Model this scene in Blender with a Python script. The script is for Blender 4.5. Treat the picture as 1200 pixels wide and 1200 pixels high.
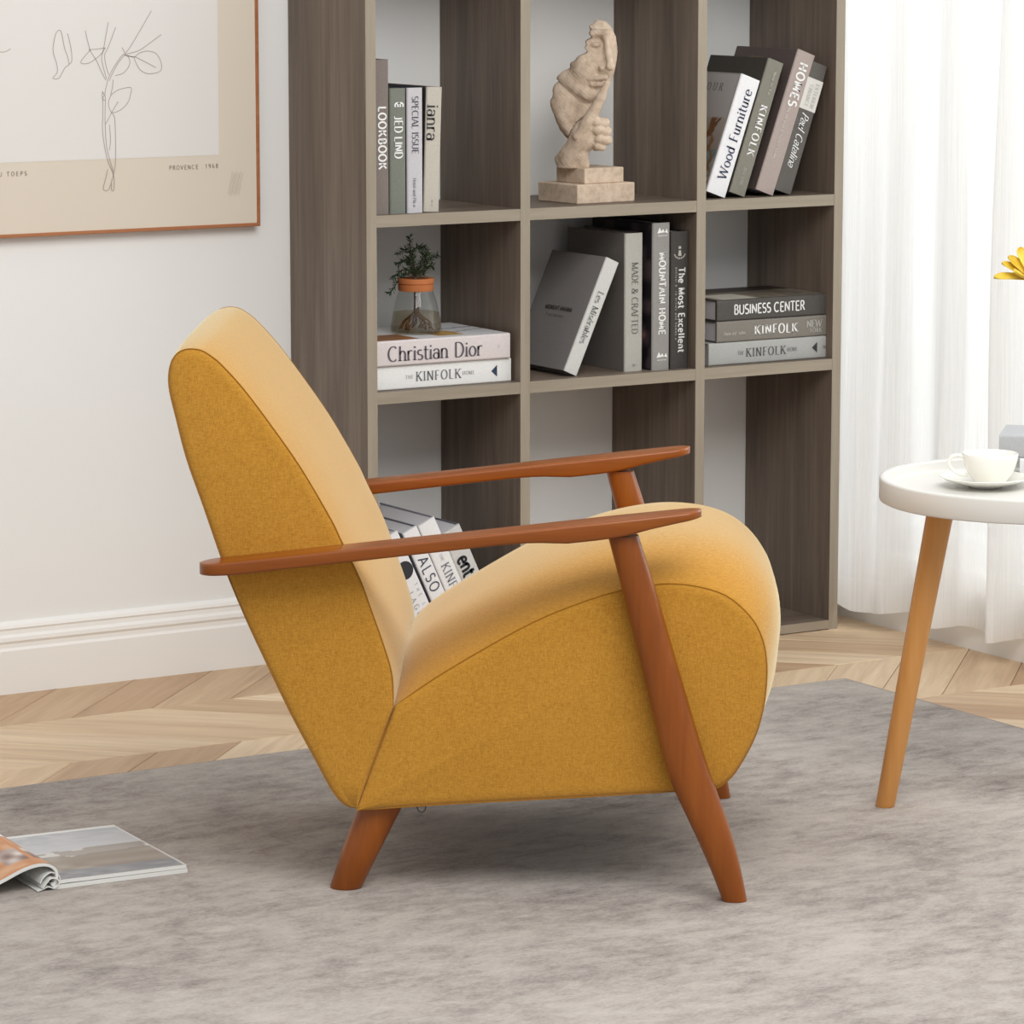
import bpy, math, random
import numpy as np
from math import sin, cos, pi, radians, atan2, hypot
from mathutils import Vector, Matrix
random.seed(7)
for o in list(bpy.data.objects): bpy.data.objects.remove(o)
S = bpy.context.scene
COL = S.collection

# ------------------------------------------------------------------ camera, world, lights, exposure
PITCH, YAW = radians(8.95), radians(31.8)
cam = bpy.data.objects.new('camera', bpy.data.cameras.new('camera'))
COL.objects.link(cam)
cam.location = (0, 0, 1.45)
cam.rotation_euler = (pi/2 - PITCH, 0, -YAW)
cam.data.sensor_width = 36; cam.data.lens = 36*4410/1200
cam.data.clip_start = .05; cam.data.clip_end = 60
S.camera = cam
S.view_settings.view_transform = 'Standard'
S.view_settings.look = 'None'
S.view_settings.gamma = 1
S.view_settings.exposure = 0.16
S.view_settings.use_curve_mapping = False

W = bpy.data.worlds.new('world'); S.world = W
W.use_nodes = True
W.node_tree.nodes['Background'].inputs[0].default_value = (.955, .98, 1.0, 1)
W.node_tree.nodes['Background'].inputs[1].default_value = 0.60

def area(name, loc, target, size, energy, color=(1, 1, 1)):
    l = bpy.data.lights.new(name, 'AREA'); l.shape = 'RECTANGLE'
    l.size, l.size_y = size; l.energy = energy; l.color = color
    o = bpy.data.objects.new(name, l); COL.objects.link(o); o.location = loc
    o.rotation_euler = (Vector(target) - Vector(loc)).to_track_quat('-Z', 'Y').to_euler()
    return o
area('ceiling_softbox', (2.6, 2.6, 3.3), (3.3, 5.2, .4), (2.4, 2.0), 92, (1, .985, .96))
area('window_daylight', (5.9, 5.0, 1.9), (4.2, 5.3, 1.0), (2.6, 2.4), 84, (.97, .985, 1))

# ------------------------------------------------------------------ helpers
def lin(c):
    return tuple((x/255/12.92 if x/255 <= .04045 else ((x/255+.055)/1.055)**2.4) for x in c)

def obj(name, V, F, m=None, parent=None, smooth=False, sharp=35):
    me = bpy.data.meshes.new(name)
    me.from_pydata([tuple(float(q) for q in v) for v in V], [], F)
    me.validate()
    if m: me.materials.append(m)
    if smooth:
        me.polygons.foreach_set('use_smooth', [True]*len(me.polygons))
        me.set_sharp_from_angle(angle=radians(sharp))
    me.update()
    o = bpy.data.objects.new(name, me); COL.objects.link(o)
    if parent: o.parent = parent
    return o

def thing(name, label, cat, loc=(0, 0, 0), rot=(0, 0, 0), group=None):
    o = bpy.data.objects.new(name, None); COL.objects.link(o)
    o.empty_display_size = .05
    o.location = loc; o.rotation_euler = rot
    o['label'] = label; o['category'] = cat
    if group: o['group'] = group
    return o

def tag(o, label, cat, group=None):
    o['label'] = label; o['category'] = cat
    if group: o['group'] = group
    return o

def struct(o): o['kind'] = 'structure'; return o

def box(x0, x1, y0, y1, z0, z1):
    V = [(x, y, z) for x in (x0, x1) for y in (y0, y1) for z in (z0, z1)]
    return V, [(0, 1, 3, 2), (4, 6, 7, 5), (0, 4, 5, 1), (2, 3, 7, 6), (0, 2, 6, 4), (1, 5, 7, 3)]

def bbox(x0, x1, y0, y1, z0, z1, r=.001):
    """box with chamfered edges"""
    V = []; idx = {}
    c = [(x0, x1), (y0, y1), (z0, z1)]
    for sx in (0, 1):
        for sy in (0, 1):
            for sz in (0, 1):
                s = (sx, sy, sz)
                for ax in range(3):
                    p = []
                    for k in range(3):
                        e = c[k][s[k]]
                        p.append(e if k == ax else e + (r if s[k] == 0 else -r))
                    idx[(s, ax)] = len(V); V.append(tuple(p))
    F = []
    for ax in range(3):
        a, b = [k for k in range(3) if k != ax]
        for s in (0, 1):
            f = []
            for (p, q) in ((0, 0), (1, 0), (1, 1), (0, 1)):
                t = [0, 0, 0]; t[ax] = s; t[a] = p; t[b] = q
                f.append(idx[(tuple(t), ax)])
            F.append(tuple(f))
    for ax in range(3):
        a, b = [k for k in range(3) if k != ax]
        for p in (0, 1):
            for q in (0, 1):
                t0 = [0, 0, 0]; t0[a] = p; t0[b] = q
                t1 = list(t0); t1[ax] = 1
                F.append((idx[(tuple(t0), a)], idx[(tuple(t0), b)], idx[(tuple(t1), b)], idx[(tuple(t1), a)]))
    for sx in (0, 1):
        for sy in (0, 1):
            for sz in (0, 1):
                F.append(tuple(idx[((sx, sy, sz), k)] for k in range(3)))
    # orient outward
    ctr = Vector(((x0+x1)/2, (y0+y1)/2, (z0+z1)/2))
    G = []
    for f in F:
        p = [Vector(V[i]) for i in f]
        n = (p[1]-p[0]).cross(p[2]-p[0])
        m = sum(p, Vector())/len(p) - ctr
        G.append(f if n.dot(m) > 0 else tuple(reversed(f)))
    return V, G

def join(*parts):
    V, F = [], []
    for v, f in parts:
        n = len(V); V += list(v); F += [tuple(i+n for i in q) for q in f]
    return V, F

def lathe(prof, n=48, cap=False):
    V = [(r*cos(2*pi*k/n), r*sin(2*pi*k/n), z) for r, z in prof for k in range(n)]
    F = []
    for i in range(len(prof)-1):
        for k in range(n):
            F.append((i*n+k, i*n+(k+1) % n, (i+1)*n+(k+1) % n, (i+1)*n+k))
    if cap:
        F.append(tuple(reversed(range(n)))); m = (len(prof)-1)*n
        F.append(tuple(range(m, m+n)))
    return V, F

def tube(path, radii, n=10, closed=False, cap=True, flat=1.0):
    P = [Vector(p) for p in path]; m = len(P)
    if not hasattr(radii, '__len__'): radii = [radii]*m
    V, F = [], []
    up = None
    for i in range(m):
        if closed: t = P[(i+1) % m] - P[i-1]
        else: t = P[min(i+1, m-1)] - P[max(i-1, 0)]
        t = t.normalized() if t.length > 1e-9 else Vector((0, 0, 1))
        if up is None:
            up = Vector((0, 0, 1)) if abs(t.z) < .9 else Vector((1, 0, 0))
        a = (up - t*up.dot(t))
        a = a.normalized() if a.length > 1e-6 else t.orthogonal().normalized()
        b = t.cross(a); up = a
        for k in range(n):
            q = 2*pi*k/n
            V.append(P[i] + (a*cos(q) + b*sin(q)*flat)*radii[i])
    for i in range(m if closed else m-1):
        j = (i+1) % m
        for k in range(n):
            F.append((i*n+k, i*n+(k+1) % n, j*n+(k+1) % n, j*n+k))
    if cap and not closed:
        F.append(tuple(reversed(range(n)))); F.append(tuple(range((m-1)*n, m*n)))
    return V, F

def catmull(P, closed=True, sub=4, corners=()):
    out = []; n = len(P)
    rng = range(n) if closed else range(n-1)
    for i in rng:
        p1, p2 = np.array(P[i], float), np.array(P[(i+1) % n], float)
        p0 = np.array(P[i-1] if (closed or i > 0) else P[i], float)
        p3 = np.array(P[(i+2) % n] if (closed or i+2 < n) else P[(i+1) % n], float)
        if i in corners: p0 = p1
        if (i+1) % n in corners: p3 = p2
        for k in range(sub):
            t = k/sub
            out.append(.5*((2*p1)+(-p0+p2)*t+(2*p0-5*p1+4*p2-p3)*t*t+(-p0+3*p1-3*p2+p3)*t**3))
    if not closed: out.append(np.array(P[-1], float))
    return out

# ------------------------------------------------------------------ materials
def newmat(name):
    m = bpy.data.materials.new(name); m.use_nodes = True
    nt = m.node_tree; b = nt.nodes['Principled BSDF']
    return m, nt, b

def N(nt, t, **kw):
    n = nt.nodes.new(t)
    for k, v in kw.items(): setattr(n, k, v)
    return n

def plain(name, c, rough=.6, spec=.5, **kw):
    m, nt, b = newmat(name)
    b.inputs['Base Color'].default_value = (*lin(c), 1)
    b.inputs['Roughness'].default_value = rough
    b.inputs['Specular IOR Level'].default_value = spec
    for k, v in kw.items(): b.inputs[k].default_value = v
    return m

def coords(nt, scale=(1, 1, 1), rot=(0, 0, 0)):
    tc = N(nt, 'ShaderNodeTexCoord'); mp = N(nt, 'ShaderNodeMapping')
    mp.inputs['Scale'].default_value = scale; mp.inputs['Rotation'].default_value = rot
    nt.links.new(tc.outputs['Object'], mp.inputs['Vector'])
    return mp.outputs[0]

def noise(nt, vec, scale, detail=4, rough=.55, dist=0):
    n = N(nt, 'ShaderNodeTexNoise')
    n.inputs['Scale'].default_value = scale; n.inputs['Detail'].default_value = detail
    n.inputs['Roughness'].default_value = rough; n.inputs['Distortion'].default_value = dist
    nt.links.new(vec, n.inputs['Vector'])
    return n.outputs['Fac']

def ramp(nt, fac, stops):
    r = N(nt, 'ShaderNodeValToRGB')
    e = r.color_ramp.elements
    while len(e) < len(stops): e.new(.5)
    for q, (p, c) in zip(e, stops):
        q.position = p; q.color = (*lin(c), 1)
    nt.links.new(fac, r.inputs[0])
    return r.outputs[0]

def bump(nt, b, h, strength=.2, dist=.002):
    n = N(nt, 'ShaderNodeBump')
    n.inputs['Strength'].default_value = strength; n.inputs['Distance'].default_value = dist
    nt.links.new(h, n.inputs['Height']); nt.links.new(n.outputs[0], b.inputs['Normal'])

def mixrgb(nt, fac, a, b_, blend='MIX'):
    n = N(nt, 'ShaderNodeMix', data_type='RGBA', blend_type=blend)
    if isinstance(fac, float): n.inputs[0].default_value = fac
    else: nt.links.new(fac, n.inputs[0])
    for s, i in ((a, 6), (b_, 7)):
        if isinstance(s, tuple): n.inputs[i].default_value = (*s, 1)
        else: nt.links.new(s, n.inputs[i])
    return n.outputs[2]

def grainwood(name, stops, axis='z', sc=1.0, rough=.5, bumps=.12, spec=.4, coat=0):
    m, nt, b = newmat(name)
    s = [26*sc, 26*sc, 26*sc]; s['xyz'.index(axis)] = 1.6*sc
    v = coords(nt, tuple(s))
    f1 = noise(nt, v, 1.0, 5, .6, .6)
    s2 = [120*sc]*3; s2['xyz'.index(axis)] = 5*sc
    f2 = noise(nt, coords(nt, tuple(s2)), 1.0, 3, .6)
    mx = N(nt, 'ShaderNodeMix'); mx.inputs[0].default_value = .35
    nt.links.new(f1, mx.inputs[2]); nt.links.new(f2, mx.inputs[3])
    nt.links.new(ramp(nt, mx.outputs[0], stops), b.inputs['Base Color'])
    b.inputs['Roughness'].default_value = rough; b.inputs['Specular IOR Level'].default_value = spec
    b.inputs['Coat Weight'].default_value = coat; b.inputs['Coat Roughness'].default_value = .25
    bump(nt, b, mx.outputs[0], bumps, .001)
    return m

M = {}
# walls: matt off-white paint
def paint(name, c, r=.75):
    m, nt, b = newmat(name)
    v = coords(nt)
    nt.links.new(ramp(nt, noise(nt, v, 1.7, 3), [(.3, tuple(x-3 for x in c)), (.7, c)]), b.inputs['Base Color'])
    b.inputs['Roughness'].default_value = r; b.inputs['Specular IOR Level'].default_value = .25
    bump(nt, b, noise(nt, v, 180, 2), .06, .001)
    return m
M['wall'] = paint('wall_paint', (236, 236, 234))
M['trim'] = paint('trim_paint', (240, 238, 234), .5)
M['shelf_v'] = grainwood('grey_oak_upright', [(.28, (84, 72, 62)), (.5, (112, 98, 86)), (.75, (136, 122, 108))], 'z', 1.0, .5)
M['shelf_h'] = grainwood('grey_oak_board', [(.28, (84, 72, 62)), (.5, (112, 98, 86)), (.75, (136, 122, 108))], 'x', 1.0, .5)
M['lit_edge_v'] = grainwood('oak_lit_edge_upright', [(.3, (142, 131, 115)), (.7, (163, 152, 135))], 'z', 1.0, .5)  # lighter edge banding, mostly front light put into the oak colour
M['lit_edge_h'] = grainwood('oak_lit_edge_board', [(.3, (142, 131, 115)), (.7, (163, 152, 135))], 'x', 1.0, .5)
ST = [(.25, (114, 56, 12)), (.5, (138, 72, 17)), (.8, (158, 90, 27))]
M['chair_x'] = grainwood('walnut_stain_arm', ST, 'x', .8, .31, .04, .4, .08)
M['chair_z'] = grainwood('walnut_stain_leg', ST, 'z', .8, .33, .04, .35, .08)
M['beech'] = grainwood('beech_leg', [(.25, (182, 124, 64)), (.5, (202, 143, 79)), (.8, (214, 159, 96))], 'z', .8, .45, .04)

def fabric():
    m, nt, b = newmat('mustard_weave')
    v1 = coords(nt, (900, 900, 160)); v2 = coords(nt, (160, 160, 900))
    a = noise(nt, v1, 1, 2); c = noise(nt, v2, 1, 2)
    mx = N(nt, 'ShaderNodeMix'); mx.inputs[0].default_value = .5
    nt.links.new(a, mx.inputs[2]); nt.links.new(c, mx.inputs[3])
    big = noise(nt, coords(nt), 7, 3)
    col = ramp(nt, mx.outputs[0], [(.3, (156, 103, 30)), (.5, (186, 132, 45)), (.7, (208, 155, 64))])
    col = mixrgb(nt, .25, col, ramp(nt, big, [(.35, (180, 126, 40)), (.65, (192, 138, 50))]))
    nt.links.new(col, b.inputs['Base Color'])
    b.inputs['Roughness'].default_value = .85; b.inputs['Specular IOR Level'].default_value = .2
    b.inputs['Sheen Weight'].default_value = .72; b.inputs['Sheen Roughness'].default_value = .42
    b.inputs['Sheen Tint'].default_value = (.98, .98, .74, 1)
    bump(nt, b, mx.outputs[0], .25, .001)
    return m
M['fabric'] = fabric()
M['thread'] = plain('mustard_thread', (160, 110, 40), .9, .1)
M['dust'] = plain('black_dust_cloth', (38, 34, 32), .9, .1)

def rugmat():
    m, nt, b = newmat('distressed_rug')
    big = noise(nt, coords(nt, (1.0, 1.35, 1), (0, 0, 0)), 2.9, 8, .66, .35)
    mid = noise(nt, coords(nt, (1, 2.0, 1), (0, 0, -.15)), 15.0, 9, .78, .25)
    fine = noise(nt, coords(nt, (60, 150, 1), (0, 0, -.10)), 2, 5, .78)
    mx = N(nt, 'ShaderNodeMix'); mx.inputs[0].default_value = .55
    nt.links.new(big, mx.inputs[2]); nt.links.new(mid, mx.inputs[3])
    mx2 = N(nt, 'ShaderNodeMix'); mx2.inputs[0].default_value = .27
    nt.links.new(mx.outputs[0], mx2.inputs[2]); nt.links.new(fine, mx2.inputs[3])
    col = ramp(nt, mx2.outputs[0], [(.36, (110, 102, 98)), (.435, (146, 138, 133)), (.50, (169, 161, 154)), (.59, (187, 179, 172))])
    nt.links.new(col, b.inputs['Base Color'])
    b.inputs['Roughness'].default_value = .95; b.inputs['Specular IOR Level'].default_value = .1
    bump(nt, b, fine, .35, .002)
    return m
M['rug'] = rugmat()
M['rug_edge'] = plain('rug_binding', (150, 140, 132), .95, .1)

def plankmat():
    m, nt, b = newmat('pale_oak_plank')
    oi = N(nt, 'ShaderNodeObjectInfo')
    # shift the grain per plank
    tc = N(nt, 'ShaderNodeTexCoord'); mp = N(nt, 'ShaderNodeMapping')
    mp.inputs['Scale'].default_value = (3, 40, 1)
    sc = N(nt, 'ShaderNodeVectorMath', operation='SCALE'); sc.inputs[3].default_value = 37
    cb = N(nt, 'ShaderNodeCombineXYZ')
    for k in range(3): nt.links.new(oi.outputs['Random'], cb.inputs[k])
    nt.links.new(cb.outputs[0], sc.inputs[0]); nt.links.new(sc.outputs[0], mp.inputs['Location'])
    nt.links.new(tc.outputs['Object'], mp.inputs['Vector'])
    g = noise(nt, mp.outputs[0], 1.0, 5, .62, .4)
    col = ramp(nt, g, [(.3, (206, 182, 155)), (.55, (226, 205, 178)), (.75, (236, 217, 192))])
    tone = ramp(nt, oi.outputs['Random'], [(0, (214, 196, 180)), (.5, (238, 228, 216)), (1, (255, 252, 246))])
    nt.links.new(mixrgb(nt, 1.0, col, tone, 'MULTIPLY'), b.inputs['Base Color'])
    b.inputs['Roughness'].default_value = .5; b.inputs['Specular IOR Level'].default_value = .35
    bump(nt, b, g, .05, .001)
    return m
M['plank'] = plankmat()
M['gap'] = plain('floor_gap', (120, 95, 70), .9)

def curtainmat(name, dens):
    m = bpy.data.materials.new(name); m.use_nodes = True
    nt = m.node_tree; nt.nodes.clear()
    out = N(nt, 'ShaderNodeOutputMaterial')
    stripe = noise(nt, coords(nt, (260, 260, 3)), 1, 3, .7)
    d = N(nt, 'ShaderNodeBsdfDiffuse'); d.inputs[0].default_value = (.90, .89, .87, 1)
    t = N(nt, 'ShaderNodeBsdfTranslucent'); t.inputs[0].default_value = (.93, .92, .90, 1)
    tr = N(nt, 'ShaderNodeBsdfTransparent')
    m1 = N(nt, 'ShaderNodeMixShader'); m1.inputs[0].default_value = .5
    nt.links.new(d.outputs[0], m1.inputs[1]); nt.links.new(t.outputs[0], m1.inputs[2])
    mr = N(nt, 'ShaderNodeMapRange')
    mr.inputs['From Min'].default_value = .35; mr.inputs['From Max'].default_value = .65
    mr.inputs['To Min'].default_value = dens-.06; mr.inputs['To Max'].default_value = min(1, dens+.06)
    nt.links.new(stripe, mr.inputs[0])
    m2 = N(nt, 'ShaderNodeMixShader')
    nt.links.new(mr.outputs[0], m2.inputs[0])
    nt.links.new(tr.outputs[0], m2.inputs[1]); nt.links.new(m1.outputs[0], m2.inputs[2])
    nt.links.new(m2.outputs[0], out.inputs[0])
    return m
M['curtain'] = curtainmat('sheer_linen', .93)
M['hem'] = curtainmat('sheer_linen_hem', .97)
M['white'] = plain('white_lacquer', (216, 214, 208), .4)
M['porcelain'] = plain('porcelain', (242, 240, 232), .18, .5)
M['pvc'] = plain('window_frame_white', (240, 240, 240), .4)
def glassmat(name, tint, mixv):
    m = bpy.data.materials.new(name); m.use_nodes = True
    nt = m.node_tree; nt.nodes.clear()
    out = N(nt, 'ShaderNodeOutputMaterial')
    tr = N(nt, 'ShaderNodeBsdfTransparent'); tr.inputs[0].default_value = (*tint, 1)
    gl = N(nt, 'ShaderNodeBsdfGlossy'); gl.inputs['Roughness'].default_value = .03
    lw = N(nt, 'ShaderNodeLayerWeight'); lw.inputs[0].default_value = .5
    pw = N(nt, 'ShaderNodeMath', operation='POWER'); pw.inputs[1].default_value = 3.5
    ml = N(nt, 'ShaderNodeMath', operation='MULTIPLY_ADD'); ml.inputs[1].default_value = mixv; ml.inputs[2].default_value = .04
    nt.links.new(lw.outputs['Facing'], pw.inputs[0]); nt.links.new(pw.outputs[0], ml.inputs[0])
    mx = N(nt, 'ShaderNodeMixShader')
    nt.links.new(ml.outputs[0], mx.inputs[0])
    nt.links.new(tr.outputs[0], mx.inputs[1]); nt.links.new(gl.outputs[0], mx.inputs[2])
    nt.links.new(mx.outputs[0], out.inputs[0])
    return m
M['glass'] = glassmat('clear_glass', (.90, .91, .90), .45)
M['pane'] = glassmat('window_glass', (.97, .98, .98), .12)
M['water'] = glassmat('water', (.86, .80, .70), .15)
M['paper'] = plain('page_paper', (206, 203, 206), .8, .2)
M['paperw'] = plain('magazine_paper', (226, 226, 222), .5, .3)
def printmat(name, rough=.5):
    m, nt, b = newmat(name)
    a = N(nt, 'ShaderNodeVertexColor'); a.layer_name = 'Col'
    nt.links.new(a.outputs[0], b.inputs['Base Color'])
    b.inputs['Roughness'].default_value = rough; b.inputs['Specular IOR Level'].default_value = .35
    return m
M['print'] = printmat('print_colours', .45)
_cc = {}
def card(c, rough=.55):
    k = (c, rough)
    if k not in _cc:
        m, nt, b = newmat('cover_card')
        v = coords(nt, (220, 220, 220))
        nt.links.new(ramp(nt, noise(nt, v, 1, 2), [(.3, tuple(max(0, x-4) for x in c)), (.7, tuple(min(255, x+3) for x in c))]), b.inputs['Base Color'])
        b.inputs['Roughness'].default_value = rough; b.inputs['Specular IOR Level'].default_value = .35
        _cc[k] = m
    return _cc[k]
_ink = {}
def ink(c):
    if c not in _ink: _ink[c] = plain('ink', c, .6, .3)
    return _ink[c]

# ------------------------------------------------------------------ the stroke lettering engine
def E(cx, cy, rx, ry, a0, a1, n=14):
    return [(cx+rx*cos(radians(a0+(a1-a0)*k/n)), cy+ry*sin(radians(a0+(a1-a0)*k/n))) for k in range(n+1)]
G = {}
def g(ch, adv, strokes, serifs=()): G[ch] = (adv, strokes, serifs)
g('A', .84, [[(.06, 0), (.42, 1)], [(.42, 1), (.78, 0)], [(.2, .34), (.64, .34)]], [(.06, 0), (.78, 0)])
g('B', .74, [[(.16, 0), (.16, 1)], [(.16, 1), (.36, 1)]+E(.36, .76, .22, .24, 90, -90)+[(.16, .52)], [(.36, .52)]+E(.38, .26, .26, .26, 90, -90)+[(.16, 0)]], [])
g('C', .84, [E(.44, .5, .36, .5, 48, 312)])
g('D', .84, [[(.16, 0), (.16, 1)], [(.16, 1), (.36, 1)]+E(.36, .5, .38, .5, 90, -90)+[(.16, 0)]])
g('E', .7, [[(.16, 0), (.16, 1)], [(.16, 1), (.62, 1)], [(.16, .52), (.54, .52)], [(.16, 0), (.64, 0)]])
g('F', .66, [[(.16, 0), (.16, 1)], [(.16, 1), (.6, 1)], [(.16, .5), (.52, .5)]], [(.16, 0)])
g('G', .88, [E(.44, .5, .36, .5, 48, 318), [(.76, .12), (.76, .44)], [(.52, .44), (.8, .44)]])
g('H', .86, [[(.16, 0), (.16, 1)], [(.7, 0), (.7, 1)], [(.16, .5), (.7, .5)]], [(.16, 0), (.16, 1), (.7, 0), (.7, 1)])
g('I', .34, [[(.17, 0), (.17, 1)]], [(.17, 0), (.17, 1)])
g('J', .5, [[(.34, 1), (.34, .2)]+E(.17, .2, .17, .2, 0, -130)], [(.34, 1)])
g('K', .82, [[(.16, 0), (.16, 1)], [(.68, 1), (.16, .42)], [(.32, .6), (.74, 0)]], [(.16, 0), (.16, 1), (.68, 1), (.74, 0)])
g('L', .64, [[(.16, 0), (.16, 1)], [(.16, 0), (.6, 0)]], [(.16, 1)])
g('M', 1.0, [[(.14, 0), (.14, 1)], [(.14, 1), (.5, .05)], [(.5, .05), (.86, 1)], [(.86, 1), (.86, 0)]], [(.14, 0), (.86, 0)])
g('N', .86, [[(.14, 0), (.14, 1)], [(.14, 1), (.72, 0)], [(.72, 0), (.72, 1)]], [(.14, 0), (.72, 1)])
g('O', .88, [E(.44, .5, .36, .5, 0, 360, 24)])
g('P', .7, [[(.16, 0), (.16, 1)], [(.16, 1), (.38, 1)]+E(.38, .74, .24, .26, 90, -90)+[(.16, .48)]], [(.16, 0)])
g('R', .78, [[(.16, 0), (.16, 1)], [(.16, 1), (.38, 1)]+E(.38, .76, .22, .24, 90, -90)+[(.16, .52)], [(.38, .52), (.7, 0)]], [(.16, 0), (.7, 0)])
g('S', .66, [E(.33, .75, .22, .25, 40, 262)+E(.33, .26, .25, .26, 84, -140)])
g('T', .74, [[(.37, 0), (.37, 1)], [(.05, 1), (.69, 1)]], [(.37, 0)])
g('U', .84, [[(.14, 1), (.14, .3)]+E(.42, .3, .28, .3, 180, 360)+[(.7, 1)]], [(.14, 1), (.7, 1)])
g('V', .8, [[(.06, 1), (.4, 0)], [(.4, 0), (.74, 1)]], [(.06, 1), (.74, 1)])
g('W', 1.14, [[(.05, 1), (.32, 0)], [(.32, 0), (.57, .95)], [(.57, .95), (.82, 0)], [(.82, 0), (1.09, 1)]], [(.05, 1), (1.09, 1)])
g('X', .8, [[(.08, 1), (.72, 0)], [(.08, 0), (.72, 1)]])
g('Y', .78, [[(.06, 1), (.39, .48)], [(.39, .48), (.72, 1)], [(.39, .48), (.39, 0)]])
g('&', .86, [[(.78, 0), (.24, .66)]+E(.38, .8, .18, .2, 200, -20)+[(.2, .4)]+E(.34, .24, .26, .24, 140, 300)+[(.76, .5)]])
g('a', .58, [E(.28, .46, .2, .2, 160, 0)+[(.48, 0)], E(.27, .2, .2, .2, 0, 360)])
g('b', .64, [[(.12, 0), (.12, 1)], E(.34, .33, .22, .33, 0, 360)])
g('c', .56, [E(.31, .33, .24, .33, 48, 312)])
g('d', .64, [[(.52, 0), (.52, 1)], E(.3, .33, .22, .33, 0, 360)])
g('e', .6, [[(.07, .36), (.53, .36)]+E(.3, .33, .24, .33, 8, 318)])
g('h', .64, [[(.12, 0), (.12, 1)], E(.32, .42, .2, .24, 180, 0)+[(.52, 0)]], [(.12, 0), (.52, 0)])
g('i', .3, [[(.15, 0), (.15, .66)], [(.15, .82), (.15, .93)]], [(.15, 0)])
g('l', .3, [[(.15, 0), (.15, 1)]], [(.15, 0)])
g('m', .98, [[(.12, 0), (.12, .66)], E(.31, .42, .19, .24, 180, 0)+[(.5, 0)], E(.69, .42, .19, .24, 180, 0)+[(.88, 0)]], [(.12, 0), (.5, 0), (.88, 0)])
g('n', .64, [[(.12, 0), (.12, .66)], E(.32, .42, .2, .24, 180, 0)+[(.52, 0)]], [(.12, 0), (.52, 0)])
g('o', .64, [E(.32, .33, .25, .33, 0, 360)])
g('r', .46, [[(.12, 0), (.12, .66)], E(.32, .42, .2, .24, 180, 60)], [(.12, 0)])
g('s', .5, [E(.25, .5, .16, .16, 40, 262)+E(.25, .17, .19, .17, 84, -140)])
g('t', .42, [[(.18, .9), (.18, .14)]+E(.32, .14, .14, .14, 180, 300), [(.03, .66), (.4, .66)]])
g('u', .64, [[(.12, .66), (.12, .22)]+E(.31, .22, .19, .22, 180, 360)+[(.5, .66)], [(.5, .4), (.5, 0)]])
g('x', .58, [[(.06, .66), (.52, 0)], [(.06, 0), (.52, .66)]])
g('\u00e9', .6, [[(.07, .36), (.53, .36)]+E(.3, .33, .24, .33, 8, 318), [(.26, .76), (.42, .98)]])
g('1', .4, [[(.08, .8), (.22, 1), (.22, 0)]])
g('9', .62, [E(.31, .7, .22, .3, 0, 360), [(.53, .7)]+E(.31, .35, .22, .35, 0, -100)])
g('6', .62, [E(.31, .3, .22, .3, 0, 360), [(.09, .3)]+E(.31, .65, .22, .35, 180, 80)])
g('8', .62, [E(.31, .76, .19, .24, 0, 360), E(.31, .26, .24, .26, 0, 360)])
g(' ', .42, []); g('.', .24, [[(.12, 0), (.12, .1)]])

def stroke_quads(P, wf, V, F):
    """ribbon of varying width along a 2D polyline"""
    P = [np.array(p, float) for p in P]; n = len(P)
    base = len(V)
    for i in range(n):
        a = P[max(i-1, 0)]; b = P[min(i+1, n-1)]
        d = b-a; L = hypot(*d)
        if L < 1e-9: d = np.array((1., 0)); L = 1
        d = d/L; nn = np.array((-d[1], d[0])); w = wf(d)/2
        V.append(P[i]+nn*w); V.append(P[i]-nn*w)
    for i in range(n-1):
        k = base+2*i; F.append((k, k+1, k+3, k+2))

def text2d(s, style='serif', weight=1.0):
    """vertices (unit cap height), faces, natural width"""
    V, F = [], []; x = 0.0; pens = []
    if style == 'sans': wt, wn = .13*weight, .12*weight
    elif style == 'bold': wt, wn = .22*weight, .18*weight
    elif style == 'script': wt, wn = .13*weight, .06*weight
    else: wt, wn = .15*weight, .055*weight
    wf = lambda d: wn+(wt-wn)*abs(d[1])**1.3
    wfd = lambda d: wt if d[0]*d[1] < 0 else wn+.03
    starts = []
    for ch in s:
        adv, st, se = G.get(ch, G[' '])
        i0 = len(V)
        for p in st:
            diag = style in ('serif',) and len(p) == 2 and abs(p[0][0]-p[1][0]) > .12 and abs(p[0][1]-p[1][1]) > .3
            stroke_quads([(a+x, b) for a, b in p], wfd if diag else wf, V, F)
        if style == 'serif':
            for (a, b) in se:
                yy = b+(wn/2 if b < .5 else -wn/2)
                stroke_quads([(a+x-.14, yy), (a+x+.14, yy)], lambda d: wn, V, F)
        starts.append((i0, len(V)))
        x += adv
    if style == 'script':
        V = [v+np.array((v[1]*.35, 0)) for v in V]
    return V, F, x, starts

def lettering(parent, s, o, ex, ey, length, height, c, style='serif', weight=1.0, name='lettering', nrm=None, lift=.0004):
    """flat print: string from o along ex (unit), caps of the given height along ey; stretched to the given length"""
    V, F, w, st = text2d(s, style, weight)
    o, ex, ey = Vector(o), Vector(ex), Vector(ey)
    n = ex.cross(ey)
    nat = w*height
    if length is None: length = nat
    V = [np.array(v)*height for v in V]
    if length >= nat and len(s) > 1:
        gap = (length-nat)/(len(s)-1)
        for k, (a, b) in enumerate(st):
            for i in range(a, b): V[i][0] += gap*k
    else:
        for v in V: v[0] *= length/nat
    P = [o+ex*v[0]+ey*v[1]+n*lift for v in V]
    return obj(name, P, F, ink(c), parent)

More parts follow.
